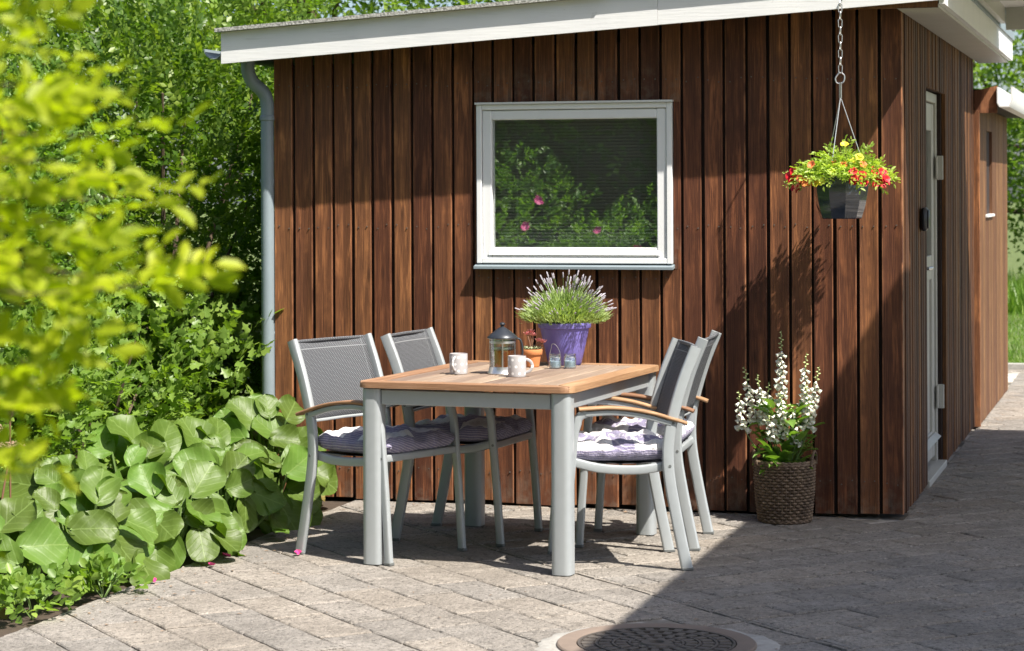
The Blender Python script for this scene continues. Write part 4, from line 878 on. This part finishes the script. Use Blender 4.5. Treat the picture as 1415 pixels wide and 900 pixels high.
# ------------------------------------------------------------------ hanging planter
HX, HY = -.233, -.34
def hanging():
    t = thing('hanging_planter', 'glossy dark blue pot hanging on a chain from the shed fascia', 'hanging planter', (HX, HY, 1.375))
    MB().tube(smoothpath([(0, .085, .985), (0, .04, .985), (0, 0, .972), (0, -.012, .955), (0, 0, .944), (0, .010, .952)], 5), .0035, 8, up=(1, 0, 0)).build('wall_hook', M['steel'], t)
    lk = MB(); hl, hw_ = .019, .0085
    lp = [(hw_ * math.cos(R(a)), 0, (hl - hw_) * (1 if math.sin(R(a)) >= 0 else -1) + hw_ * math.sin(R(a))) for a in range(0, 360, 30)]
    lk.tube(lp, .0026, 6, closed=True, up=(0, 1, 0)); me = lk.mesh('chain_link', M['steel'], 60)
    zt, zb, n = .935, .665, 9
    for i in range(n): link('chain_link', me, t, (0, 0, zt - (i) * (zt - zb) / (n - 1)), (0, 0, R(90) * (i % 2) + R(20)))
    MB().tube(smoothpath([(0, 0, .652), (-.012, 0, .640), (-.022, 0, .622), (-.016, 0, .604), (.002, 0, .600), (.016, 0, .612), (.018, 0, .634), (.006, 0, .648)], 5), .0032, 8, up=(0, 1, 0)).build('snap_hook', M['steel'], t)
    MB().sweep([(0, 0, .606), (0, 0, .535)], rrect(.012, .006, .002), up=(0, 1, 0)).build('hanger_clip', M['steel'], t, 40)
    for a in (15, 135, 255): MB().tube([(0, 0, .54), (.118 * math.cos(R(a)), .118 * math.sin(R(a)), .19)], .0021, 6).build('hanger_wire', M['wire_grey'], t)
    # ten-sided faceted pot
    k = 10
    def ring(r, z, tw=0): return [(r * math.cos(2 * math.pi * (q + tw) / k), r * math.sin(2 * math.pi * (q + tw) / k), z) for q in range(k)]
    prof = [(.001, .004), (.084, .004), (.088, 0), (.092, .004), (.109, .06), (.119, .12), (.1245, .178), (.128, .180), (.129, .192), (.122, .193), (.116, .180), (.001, .176)]
    mb = MB(); vs_ = sum([ring(r, z) for r, z in prof], []); mb.add(vs_, [(i * k + q, i * k + (q + 1) % k, (i + 1) * k + (q + 1) % k, (i + 1) * k + q) for i in range(len(prof) - 1) for q in range(k)]); mb.build('pot', M['blue_pot'], t, 20)
    p = thing('hanging_flowers', 'trailing plant with red, yellow and orange flowers in the hanging pot', 'flowers', (HX, HY, 1.375 + .180))
    n = 460; th = rng.random(n) * 6.283; rr = np.sqrt(rng.random(n)); P = np.stack([rr * .172 * np.cos(th), rr * .172 * np.sin(th), .005 + .12 * (1 - rr ** 2) * rng.random(n)], 1)
    dirs = np.stack([np.cos(th) * rr * 1.4, np.sin(th) * rr * 1.4, .75 - rr * .95], 1) + rng.normal(size=(n, 3)) * .3
    a = twig_leaves(P, dirs, .075, 9, .024, .011); a[0][:, 1] = np.minimum(a[0][:, 1], .30)
    o = link('foliage', cloud_mesh('foliage', *a[:5], LEAF_OVAL, M['leaf_petunia'], a[5]), p); o['kind'] = 'stuff'
    fm = {}
    for m in ('petal_red', 'petal_orange', 'petal_yellow'):
        mb = MB(); k = 10; rim = []
        vs_ = [(0, 0, -.012)] + [(.006 * math.cos(2 * math.pi * q / k), .006 * math.sin(2 * math.pi * q / k), 0) for q in range(k)] + [((.017 if q % 2 == 0 else .0145) * math.cos(2 * math.pi * q / k), (.017 if q % 2 == 0 else .0145) * math.sin(2 * math.pi * q / k), .004 if q % 2 else .002) for q in range(k)]
        mb.add(vs_, [(0, 1 + q, 1 + (q + 1) % k) for q in range(k)] + [(1 + q, 1 + (q + 1) % k, 1 + k + (q + 1) % k, 1 + k + q) for q in range(k)]); fm[m] = mb.mesh('flower', M[m], 60)
    g = random.Random(9)
    def flower(x, y, z, m):
        d = Vector((x, y * 1.0 - .10, .10 + z)).normalized(); o = link('flower', fm[m], p, (x, y, z), d.to_track_quat('Z', 'Y').to_euler(), (g.uniform(.85, 1.3),) * 3)
    for i in range(24): flower(.150 + g.uniform(0, .075), g.uniform(-.12, .02), g.uniform(-.035, .045), 'petal_red')
    for i in range(10): flower(.07 + g.uniform(0, .06), -.13 - g.uniform(0, .05), g.uniform(-.02, .03), 'petal_red')
    for i in range(16): flower(-.165 - g.uniform(0, .055), g.uniform(-.13, .02), g.uniform(-.05, .05), 'petal_red')
    for i in range(6): flower(g.uniform(-.17, -.06), -.15 - g.uniform(0, .02), g.uniform(-.02, .06), 'petal_orange')
    for i in range(4): flower(g.uniform(-.05, .12), -.13 + g.uniform(-.02, .04), g.uniform(.04, .09), 'petal_orange')
    for i in range(3): flower(g.uniform(-.02, .13), g.uniform(-.14, -.04), g.uniform(.07, .15), 'petal_yellow')
    for i in range(4): flower(g.uniform(-.13, .0), -.16, g.uniform(-.04, .03), 'petal_yellow')
hanging()

# ------------------------------------------------------------------ wicker basket with foxgloves
BX, BY = -.515, -.185
def basket():
    t = thing('wicker_basket', 'round brown wicker basket with small handles standing by the wall', 'basket', (BX, BY, .003))
    rows, ns, H = 19, 132, .262; k = 22                     # k upright stakes pairs
    rad = lambda z: .114 + .018 * (z / H) + .004 * math.sin(math.pi * z / H)
    we = MB()
    for i in range(rows):
        z = .012 + (H - .024) * i / (rows - 1); ph = math.pi * (i % 2)
        we.tube([((rad(z) + .0062 * math.sin(k * a + ph)) * math.cos(a), (rad(z) + .0062 * math.sin(k * a + ph)) * math.sin(a), z + .0008 * math.sin(3 * a + i)) for a in [2 * math.pi * q / ns for q in range(ns)]], .0060, 6, closed=True)
    o = we.build('weave', M['wicker'], t, 180); o['kind'] = 'stuff'
    me = {}
    for q in range(k * 2):
        a = math.pi * q / k + math.pi / (2 * k) * 1.0; MB().tube([(rad(z) * math.cos(a), rad(z) * math.sin(a), z) for z in (0, .08, .16, .23, H)], .0032, 5).build('stake', M['wicker'], t)
    for z, rr in ((0.005, .0075), (H, .0085), (H + .010, .007)):
        we = MB(); we.tube([((rad(z) + .002 * math.sin(30 * a)) * math.cos(a), (rad(z) + .002 * math.sin(30 * a)) * math.sin(a), z + .0022 * math.cos(30 * a)) for a in [2 * math.pi * q / 120 for q in range(120)]], rr, 6, closed=True); we.build('rim', M['wicker'], t, 180)
    for s, a0 in ((-1, 200), (1, -5)):
        a0 = R(a0); c = Vector((math.cos(a0), math.sin(a0), 0)) * (rad(H) + .002); sd = Vector((-math.sin(a0), math.cos(a0), 0))
        MB().tube([c + sd * (.045 * math.cos(q)) + Vector((0, 0, H - .005 + .062 * math.sin(q))) + c.normalized() * .006 * math.sin(q) + sd * .002 * math.sin(9 * q) for q in [math.pi * i / 20 for i in range(21)]], .0062, 6).build('handle', M['wicker'], t)
    MB().lathe([(.001, .23), (.118, .228)], 24).build('soil', M['soil'], t)
    p = thing('foxglove_plant', 'white foxglove with tall flower spikes growing in the wicker basket', 'foxglove', (BX, BY, .231))
    prof = [(.0022, 0), (.0055, .004), (.0075, .012), (.0082, .02), (.0115, .027)]
    bell = MB().lathe(prof, 7).mesh('bell', M['white_bloom'], 80); bud = MB().lathe([(.001, 0), (.0045, .004), (.004, .010), (.0008, .015)], 6).mesh('bud', M['bud_green'], 80)
    spikes = [(-.012, -.01, .635, .36), (.085, -.01, .535, .26), (.165, .0, .475, .24), (-.165, -.02, .47, .24), (-.125, -.05, .44, .22), (-.085, .01, .40, .17), (.005, -.07, .36, .20), (.045, -.04, .31, .16), (-.035, -.05, .30, .15), (.07, -.08, .24, .10), (.125, -.06, .40, .19), (-.20, -.04, .36, .16), (.11, .03, .36, .15), (-.06, -.08, .26, .11)]
    g = random.Random(21)
    for i, (ex, ey, ez, fl) in enumerate(spikes):
        b = Vector((ex * .25, ey * .25, 0)); e = Vector((ex, ey, ez)); m_ = b.lerp(e, .5) + Vector((ex * .16 + .02 * math.sin(i * 2.1), ey * .1, 0)); e.x += .018 * math.sin(i * 1.7)
        pth = smoothpath([b, m_, e], 14); st = MB().tube(pth, .0042, 6, [1 - .7 * q / (len(pth) - 1) for q in range(len(pth))]).build('stem', M['stalk'], p)
        L = len(pth) - 1; n = int(fl / .0085)
        for q in range(n):
            f = q / n; d0 = ez - fl * (1 - f); tt = max(0, min(1, d0 / ez)); idx = tt * L; i0 = min(L - 1, int(idx)); P = pth[i0].lerp(pth[i0 + 1], idx - i0)
            th = q * 2.4 + g.uniform(-.3, .3); out = Vector((math.cos(th), math.sin(th) - .55, 0)).normalized()
            if f < .74:
                sc = (1.22 - .55 * f) * g.uniform(.8, 1.2); d = (out + Vector((0, 0, -.75 + g.uniform(-.2, .25)))).normalized(); link('bell', bell, st, P + out * .003, d.to_track_quat('Z', 'Y').to_euler(), (sc,) * 3)
            else:
                sc = (1.5 - .9 * f) * 1.25; d = (out + Vector((0, 0, .1 - .3 * (1 - f)))).normalized(); link('bud', bud, st, P, d.to_track_quat('Z', 'Y').to_euler(), (sc,) * 3)
    # leaves
    lm = []
    for L, W, curl in ((.17, .036, .35), (.13, .03, .55), (.10, .026, .2)):
        mb = MB()
        def fn(u, v, L=L, W=W, curl=curl): w = W * math.sin(math.pi * min(1, v ** .8 * .93 + .05)) ** .9; a = curl * v * 2.0; return ((2 * u - 1) * w, L * math.sin(a) / max(a, .01) * v if a > .01 else L * v, -L * v * (1 - math.cos(a)) / max(a, .01) + .012 * abs(2 * u - 1))
        mb.grid(fn, 4, 8); me_ = mb.mesh('leaf', M['leaf_foxglove'], 180); lm.append(me_)
    for q in range(170):
        th = g.uniform(0, 6.283); up = g.uniform(.15, 1.25); sc = g.uniform(.7, 1.15); r0 = g.uniform(0, .06); z = g.uniform(-.005, .02) if q < 70 else g.uniform(.03, .30)
        if q >= 70: sc *= .74; r0 = g.uniform(.0, .10)
        if math.sin(th) > .3: sc *= .7
        link('leaf', lm[q % 3], p, (r0 * math.cos(th), r0 * math.sin(th), z), (up, 0, th - math.pi / 2), (sc,) * 3)
basket()
#__PLANTS__

# ------------------------------------------------------------------ bergenia along the border
def berg_leaf(seed, m):
    g = random.Random(seed); cupv = g.uniform(.0, .34); wav = g.uniform(.006, .022); ph = g.uniform(0, 6); bend = g.uniform(-.3, .8); asp = g.uniform(.85, 1.10)
    tb = [[g.uniform(-.0028, .0028) for _ in range(15)] for _ in range(15)]; g2 = lambda u, v: tb[int(u * 10.01)][int(v * 12.01)]
    mb = MB(); NU, NV = 10, 12; Ln = .166; Wd = .086 * asp
    def fn(u, v):
        x = 2 * u - 1; vv = .5 - .5 * math.cos(math.pi * (.03 + .94 * v)); w = Wd * math.sqrt(max(0, 1 - (2 * vv ** 1.12 - 1) ** 2))
        X = x * w; Y = Ln * vv - .018 * abs(x) ** 2 * (1 - vv) ** 2 + .006 * abs(x) * math.sin(7 * vv + ph)
        Z = cupv * X * X / .06 - bend * vv * vv * .05 + wav * abs(x) ** 3 * math.sin(8 * vv + ph + (2.2 if x > 0 else 0)) - .004 * (1 - abs(x)) * (1 - vv) + 0.0018 * math.sin(40 * vv - 22 * abs(x)) * abs(x) ** .5 + g2(u, v)
        return (X, Y, Z)
    mb.grid(fn, NU, NV); return mb.mesh('leaf', M[m], 180)
BL = [berg_leaf(i, 'bergenia') for i in range(12)]; BO = [berg_leaf(40 + i, 'bergenia_old') for i in range(2)]
def bergenia(label, loc, n, spread, h, seed, size=1.0, old=0):
    t = thing('bergenia_plant', label, 'bergenia', (loc[0], loc[1], -.012), 0, 'bergenia plants along the border'); g = random.Random(seed)
    n = int(n * 1.5)
    for i in range(n):
        th = 2.39996 * i + g.uniform(-.35, .35); f = (i + .5) / n; r = spread * math.sqrt(f) * g.uniform(.8, 1.1); z = h * .88 * (1 - .74 * f ** 1.3) * g.uniform(.75, 1.15) + .03
        P = Vector((r * math.cos(th), r * math.sin(th), z)); b = P * .12; b.z = 0; sc = size * g.uniform(.55, 1.12)
        if i >= n - old: P.z *= .5; me = BO[i % 2]
        else: me = BL[g.randrange(12)]
        # blades face up, outwards and to the sun; the inner ones stand up, the outer ones lie flatter or droop
        out = Vector((math.cos(th), math.sin(th), 0)); nrm = (out * (.25 + .35 * f) + Vector((.30, -.42, 0)) + Vector((0, 0, .42 + .35 * g.random())) + Vector((g.uniform(-.4, .4), g.uniform(-.4, .4), 0))).normalized()
        tip = out * .55 + Vector((g.uniform(-.5, .5), g.uniform(-.4, .2), 1.15 - 1.75 * f)); tip = (tip - nrm * tip.dot(nrm)).normalized(); sd = tip.cross(nrm)
        mt = Matrix((sd, tip, nrm)).transposed().to_4x4()
        lf = link('leaf', me, t, P, mt.to_euler(), (sc,) * 3)
        pt = smoothpath([b, b.lerp(P, .6) + Vector((0, 0, -.02)), P], 4)
        MB().tube(pt, .0055, 5, up=(.31, .17, 1)).build('leaf_stalk', M['stalk'], t)
BP = [('bergenia with the tallest leaf, beside the downpipe and the first chair', (-2.97, -.38), 22, .22, .46, 1, 1.05, 1),
      ('bergenia leaning onto the paving behind the leg of the first chair', (-2.77, -.90), 24, .19, .30, 2, 1.0, 1),
      ('bergenia at the back of the border, half hidden by its neighbours', (-3.16, -.78), 20, .24, .42, 3, 1.05, 0),
      ('bergenia in the middle of the border with broad pale leaves', (-2.78, -1.38), 26, .22, .33, 4, 1.05, 1),
      ('bergenia behind the middle of the border, against the undergrowth', (-3.20, -1.32), 22, .25, .40, 5, 1.1, 0),
      ('bergenia with large round leaves hanging over the paving edge', (-2.78, -1.88), 26, .21, .31, 6, 1.05, 1),
      ('bergenia next to the dried brown flower heads', (-3.20, -1.90), 22, .25, .37, 7, 1.1, 0),
      ('bergenia by the front of the border above the small weeds', (-2.90, -2.42), 24, .23, .31, 8, 1.02, 1),
      ('bergenia nearest the corner of the photo, with drooping leaves', (-2.96, -2.95), 22, .22, .30, 9, .98, 2)]
for a in BP: bergenia(*a)
# small weeds at the paving edge
def weed(label, loc, rx, ry, h, n, seed):
    t = thing('weed_plant', label, 'weed', (loc[0], loc[1], -.012), 0, 'weeds along the paving edge'); P, d = blob_points(n, rx, ry, h, .01, .2, 6, seed)
    a = twig_leaves(P, d * .8 + np.array([0, 0, .7]) + rng.normal(size=d.shape) * .3, .05, 4, .042, .030); o = link('foliage', cloud_mesh('foliage', *a[:5], LEAF_OVAL, M['leaf_bramble'], a[5]), t); o['kind'] = 'stuff'
    for q in range(5): e = (rx * .5 * math.cos(q * 1.3), ry * .5 * math.sin(q * 1.3), h * .6); MB().tube([(0, 0, 0), (e[0] * .6, e[1] * .6, e[2] * .7), e], .003, 5).build('stem', M['stalk'], t)
weed('low leafy weed spilling onto the paving below the round leaves', (-2.66, -2.72), .12, .16, .13, 46, 1)
weed('low weed at the near corner of the flower bed', (-2.72, -3.16), .13, .20, .16, 60, 2)
# dried flower heads
def sedum(label, loc, heads, seed):
    t = thing('dried_flower', label, 'dried flower', (loc[0], loc[1], -.012), 0, 'dried brown flower heads in the border'); g = random.Random(seed)
    for hx, hy, hz, r in heads:
        MB().tube(smoothpath([(0, 0, 0), (hx * .5, hy * .5, hz * .6), (hx, hy, hz)], 5), .004, 6).build('stem', M['stalk_red'], t); mb = MB()
        for q in range(150):
            a = g.uniform(0, 6.283); rr = r * math.sqrt(g.random()); x, y = hx + rr * math.cos(a), hy + rr * math.sin(a); z = hz + .03 - rr * rr / r * .35 + g.uniform(-.012, .012); s = g.uniform(.004, .008)
            mb.add([(x + s, y, z), (x - s, y, z), (x, y + s, z), (x, y - s, z), (x, y, z + s), (x, y, z - s)], [(0, 2, 4), (2, 1, 4), (1, 3, 4), (3, 0, 4), (2, 0, 5), (1, 2, 5), (3, 1, 5), (0, 3, 5)])
            if q % 5 == 0: mb.tube([(hx, hy, hz - .05), (x, y, z)], .0013, 4, up=(.3, .1, 1))
        o = mb.build('flower_head', M['sedum_brown'], t, 0); o['kind'] = 'stuff'
sedum('dried brown flat flower heads above the bergenia leaves', (-3.18, -2.62), [(-.02, .0, .60, .065), (.05, .06, .52, .06), (-.10, .05, .50, .06)], 1)
sedum('taller dried brown flower head further back in the border', (-3.30, -2.25), [(0, 0, .66, .055)], 2)
# fallen petals on the paving
pm = MB().grid(lambda u, v: ((2 * u - 1) * .016 * math.sin(math.pi * (v * .8 + .15)), (v - .5) * .034, .004 + .010 * (2 * u - 1) ** 2 + .008 * v * v), 4, 4).mesh('fallen_petal', M['petal_pink'], 180)
for i, (px, py, rz, lab) in enumerate(((-2.30, -1.66, .4, 'pink petal lying in the shade by the first chair leg'), (-2.56, -1.80, 1.7, 'pink petal on the paving just off the leaf edge'), (-2.53, -2.02, 2.9, 'pink petal on sunlit paving below the large leaves'), (-2.60, -2.42, .9, 'pink petal on the paving nearest the small weeds'))):
    o = link('fallen_petal', pm, None, (px, py, .003), (0, 0, rz)); tag(o, lab, 'petal', 'fallen pink petals')

def litter():
    mb = MB(); g = random.Random(77)
    for i in range(420):
        k = g.random()
        if k < .35: x, y = g.uniform(-2.6, 0), -.02 - abs(g.gauss(0, .06))
        elif k < .6: x, y = .02 + abs(g.gauss(0, .10)), g.uniform(0, 5)
        elif k < .85: x, y = -2.62 + abs(g.gauss(0, .18)), g.uniform(-3.3, -.2)
        else: x, y = g.uniform(-2.4, .7), g.uniform(-3.3, 0)
        a = g.uniform(0, 6.28); l = g.uniform(.004, .013); w = l * g.uniform(.25, .7); z = .003; c, s_ = math.cos(a), math.sin(a)
        mb.add([(x + c * l, y + s_ * l, z), (x - s_ * w, y + c * w, z + .003), (x - c * l, y - s_ * l, z + .001), (x + s_ * w, y - c * w, z + .002)], [(0, 1, 2, 3)])
    o = mb.build('dry_litter', M['sedum_brown'], None, 0); o['kind'] = 'stuff'; o['label'] = 'dry leaf bits and grit scattered on the paving'; o['category'] = 'litter'
litter()
# ------------------------------------------------------------------ shrubs beside the shed
shrub('hedge_shrub', 'dense dark green shrub close beside the downpipe of the shed', 'shrub', (-4.15, 1.05, -.045), .92, 1.0, 2.75, 3600, (.042, .027), 'leaf_hedge', .15, 9, seed=1, group='shrubs left of the shed')
shrub('hedge_shrub', 'tall light green shrub rising above the shed fascia', 'shrub', (-5.0, 2.3, -.045), 1.5, 1.2, 3.7, 5200, (.046, .029), 'leaf_tree', .17, 9, seed=2, group='shrubs left of the shed')
def rose(label, loc, rx, ry, h, n, seed, flowers, g_):
    t = shrub('rose_bush', label, 'rose bush', loc, rx, ry, h, n, (.042, .026), 'leaf_rose', .14, 7, tpl=LEAF_OVAL, seed=seed, group=g_, spread=1.1)
    fm = MB(); k = 5
    for q in range(k):
        a = 2 * math.pi * q / k; c, s = math.cos(a), math.sin(a); prt = [(0, 0, 0), (.018, .017, .006), (.036, .014, .012), (.036, -.014, .012), (.018, -.017, .006)]
        fm.add([(c * x - s * y, s * x + c * y, z + .002 * q) for x, y, z in prt], [(0, 1, 2, 3, 4)])
    fm.lathe([(.001, .010), (.008, .006)], 6); me = fm.mesh('flower', M['petal_pink'], 60)
    for x, y, z, s in flowers: d = Vector((x * .3 + .35, math.copysign(1, y), .45)).normalized(); link('flower', me, t, (x, y, z), d.to_track_quat('Z', 'Y').to_euler(), (s,) * 3)
    return t
rose('rose bush with a few pink blooms beside the dark shrub', (-4.75, -.25, -.045), .95, .9, 2.25, 3000, 5, [(.45, -.75, 1.62, 1.1), (.30, -.82, 1.48, .8), (.1, -.9, 1.75, 1.0), (-.2, -.85, 1.55, .9)], 'roses left of the shed')
rose('rose bush at the edge of the photo behind the blurred leaves', (-4.65, -1.75, -.045), .85, .9, 1.85, 2000, 6, [(.2, -.85, 1.35, 1.0), (.45, -.7, 1.25, 1.0), (0, -.9, 1.1, .9)], 'roses left of the shed')
shrub('bramble', 'loose bramble with pale lobed leaves behind the bergenia', 'bramble', (-3.85, -.35, -.012), .62, .7, 1.02, 750, (.055, .034), 'leaf_bramble', .14, 6, tpl=LEAF_LOBED, seed=8, stems=5, group='brambles behind the bergenia')
shrub('bramble', 'pale leafy bramble behind the dried flower heads', 'bramble', (-3.95, -1.35, -.012), .60, .7, .92, 700, (.055, .034), 'leaf_bramble', .14, 6, tpl=LEAF_LOBED, seed=9, stems=5, group='brambles behind the bergenia')
shrub('bramble', 'low bramble at the edge of the photo beside the border', 'bramble', (-3.95, -2.4, -.012), .55, .7, .75, 600, (.055, .034), 'leaf_bramble', .14, 6, tpl=LEAF_LOBED, seed=10, stems=5, group='brambles behind the bergenia')
shrub('ivy_shrub', 'dark low shrub growing in the shade against the shed corner', 'shrub', (-3.62, .45, -.012), .42, .45, 1.0, 420, (.06, .045), 'leaf_hedge', .12, 6, tpl=LEAF_LOBED, seed=11, stems=4)

# ------------------------------------------------------------------ trees behind
def tree(label, loc, rx, ry, z0, h, n, leaf, m, seed, group):
    t = thing('tree', label, 'tree', loc, 0, group); g = random.Random(seed)
    tr = MB().tube(smoothpath([(0, 0, -.1), (.08, .05, h * .3), (-.05, .1, h * .62), (0, 0, h * .85)], 6), .05 + h * .018, 8, [1 - .8 * q / 18 for q in range(19)]).build('trunk', M['bark'], t)
    for q in range(9):
        a = g.uniform(0, 6.283); zz = z0 + (h - z0) * g.uniform(0, .5); e = Vector((rx * .8 * math.cos(a), ry * .8 * math.sin(a), zz + (h - z0) * .3)); MB().tube(smoothpath([(0, .05, zz), (e.x * .45, e.y * .45, zz + .2), e], 4), .03 + h * .004, 6, [1 - .8 * k / 8 for k in range(9)]).build('limb', M['bark'], tr)
    P, d = blob_points(n, rx, ry, h, z0, .35, 16, seed); a = twig_leaves(P, d * .6 + np.array([0, 0, .3]) + rng.normal(size=d.shape) * .7, leaf[0] * 6, 9, *leaf, droop=.4)
    o = link('crown', cloud_mesh('crown', *a[:5], LEAF_SIMPLE, M[m], a[5]), t); o['kind'] = 'stuff'
tree('leafy tree behind the low end of the shed roof', (-5.6, 7.0, 0), 2.0, 1.8, 1.6, 5.2, 4200, (.068, .042), 'leaf_tree', 1, 'trees behind the shed')
tree('darker tree behind the middle of the shed roof', (-2.6, 8.6, 0), 2.2, 1.8, 1.6, 5.4, 4200, (.068, .042), 'leaf_tree', 2, 'trees behind the shed')
tree('tree at the far left behind the tall shrub', (-7.2, 4.0, 0), 1.8, 1.6, .9, 5.0, 3600, (.065, .040), 'leaf_hedge', 3, 'trees behind the shed')
tree('tree beyond the lawn at the right edge of the photo', (1.9, 22, 0), 2.6, 2.0, .6, 6.0, 3000, (.10, .06), 'leaf_tree', 4, 'trees beyond the lawn')
tree('tree showing between the shed eave and the outhouse gutter', (-.6, 25, 0), 2.6, 2.0, .4, 6.4, 3000, (.10, .06), 'leaf_tree', 5, 'trees beyond the lawn')
# lawn beyond the paving
def lawn():
    struct(MB().box(-8, 14, 9.01, 60, -.3, -.02).build('lawn', M['earth_grass'], smooth=0))
    struct(MB().box(-3.0, 6.0, 8.86, 9.005, -.2, .045).build('kerb', M['mortar'], smooth=0))
    n = 26000; P = np.stack([rng.uniform(-2.0, 2.2, n), 9.02 + 11 * rng.random(n) ** 1.5, np.full(n, -.02)], 1); d = rng.normal(size=(n, 3)) * .35 + np.array([0, 0, 1])
    h = rng.uniform(.03, .07, n); 
    o = link('grass', cloud_mesh('grass', P, d, rng.normal(size=(n, 3)), h, np.full(n, .008), LEAF_BLADE, M['grass_blade'])); o['kind'] = 'stuff'
    n = 9000; P = np.stack([rng.uniform(-3.0, 3.0, n), rng.uniform(17.5, 22, n), np.full(n, -.02)], 1); d = rng.normal(size=(n, 3)) * .28 + np.array([0, 0, 1])
    o = link('tall_grass', cloud_mesh('tall_grass', P, d, rng.normal(size=(n, 3)), rng.uniform(.2, .5, n), np.full(n, .02), LEAF_BLADE, M['grass_blade'])); o['kind'] = 'stuff'
lawn()

# ------------------------------------------------------------------ the blurred shrub close to the camera
def near_shrub():
    t = thing('foreground_shrub', 'blurred yellow green shrub very close to the camera', 'shrub', (-.70, -8.303, 0), .2799); g = random.Random(31)
    A = []; rs = np.random.default_rng(5)
    # branch tips in the shrub's own frame: x to the right, y away, z up
    tips = [(.760, .05, 1.398), (.745, .12, 1.412), (.69, .0, 1.395), (.69, .15, 1.575), (.675, .05, 1.545), (.70, .2, 1.50), (.64, -.05, 1.60), (.67, .1, 1.475), (.62, .2, 1.64), (.60, .0, 1.55), (.60, .1, 1.50), (.63, .05, 1.44), (.58, -.05, 1.43),
            (.61, .15, 1.37), (.54, .0, 1.59), (.53, .1, 1.48), (.56, .2, 1.38), (.56, .05, 1.33), (.52, 0, 1.40), (.55, .0, 1.29), (.52, .1, 1.33), (.53, .05, 1.25), (.57, .1, 1.25), (.54, .1, 1.20), (.58, .0, 1.20), (.55, .15, 1.16), (.60, .05, 1.27), (.66, .1, 1.335), (.50, .15, 1.54), (.62, .1, 1.31),
            (.66, .1, 1.745), (.62, .0, 1.735), (.57, .15, 1.75), (.53, .05, 1.735), (.67, .2, 1.765), (.50, .1, 1.70), (.72, .15, 1.75), (.51, .1, 1.64), (.60, .08, 1.70)]
    for i, (x, y, z) in enumerate(tips):
        b = Vector((g.uniform(-.05, .05), g.uniform(-.1, .1), 0)); e = Vector((x, y, z)); m_ = Vector((x * .42, y * .5, z * .93)); pth = smoothpath([b, m_, e], 9)
        MB().tube(pth, .006, 5, [1 - .85 * k / (len(pth) - 1) for k in range(len(pth))], up=(.3, .2, 1)).build('branch', M['bark'], t)
        k0 = int(len(pth) * .50); S_ = np.array([tuple(p) for p in pth[k0::2]]); Dv = np.tile(np.array(e - m_), (len(S_), 1)) + rs.normal(size=S_.shape) * .22
        A.append(twig_leaves(np.repeat(S_, 2, 0) + rs.normal(size=(2 * len(S_), 3)) * .012, np.repeat(Dv, 2, 0) + rs.normal(size=(2 * len(S_), 3)) * .25, .085, 8, .029, .0175, droop=.1)); tipd = np.array([tuple(e - m_)]); A.append(twig_leaves(np.array([tuple(e)]), tipd, .10, 11, .034, .019))
    a = [np.concatenate([q[i] for q in A]) for i in range(6)]; o = link('foliage', cloud_mesh('foliage', *a[:5], LEAF_OVAL, M['leaf_near'], a[5]), t); o['kind'] = 'stuff'
near_shrub()

# ------------------------------------------------------------------ garden behind the camera (mirrored in the window)
rose('tall rose bush with pink blooms behind the camera, mirrored in the window', (-5.35, -10.6, -.045), 1.1, 1.0, 1.85, 1600, 15, [(.5, .95, 1.5, 1.25), (.2, 1.05, 1.1, 1.25), (.8, .8, 1.2, 1.25), (0, 1.05, 1.55, 1.25), (.7, .9, .9, 1.25), (.35, 1.0, 1.3, 1.25), (-.2, 1.05, .9, 1.25), (.9, .7, 1.45, 1.25)], 'roses mirrored in the window')
rose('lower rose bush behind the camera, mirrored in the window', (-3.75, -10.9, -.045), .9, .9, 1.2, 1300, 16, [(.2, .8, 1.0, 1.25), (-.2, .8, 1.2, 1.25), (.4, .7, .8, 1.25)], 'roses mirrored in the window')
def hedge(label, x0, x1, y, h, n, seed):
    t = thing('hedge', label, 'hedge', ((x0 + x1) / 2, y, 0), 0); hx = (x1 - x0) / 2
    MB().grid(lambda u, v: ((2 * u - 1) * hx, .25 * math.sin(23 * u + 3 * v) + .2 * math.sin(11 * v + 40 * u), h * .97 * v + .1 * math.sin(31 * u)), 60, 12).build('inner_twigs', M['bark'], t)
    P = np.stack([rng.uniform(-hx, hx, n), .35 + .35 * rng.random(n), h * rng.random(n)], 1); a = twig_leaves(P, rng.normal(size=(n, 3)) * .6 + np.array([0, .5, .6]), .3, 9, .09, .055)
    o = link('foliage', cloud_mesh('foliage', *a[:5], LEAF_SIMPLE, M['leaf_hedge'], a[5]), t); o['kind'] = 'stuff'
hedge('tall dark hedge closing the garden behind the camera', -14, 9, -15.5, 4.3, 5200, 1)
for i, (x, y, h) in enumerate(((-11.0, -17.5, 12.0), (-6.4, -18.5, 13.5), (-2.0, -18, 13.0), (2.6, -18.5, 12.5))):  # heights raised so the crowns hold sky light off the shed wall
    tree(('tree behind the camera on the far side of the garden', 'tallest tree behind the camera, left of the middle', 'tall tree behind the camera in the middle of the garden', 'tree behind the camera nearest the carport')[i], (x, y, 0), 2.9, 1.6, 1.2, h, 2300, (.20, .13), 'leaf_hedge', 20 + i, 'trees mirrored in the window')
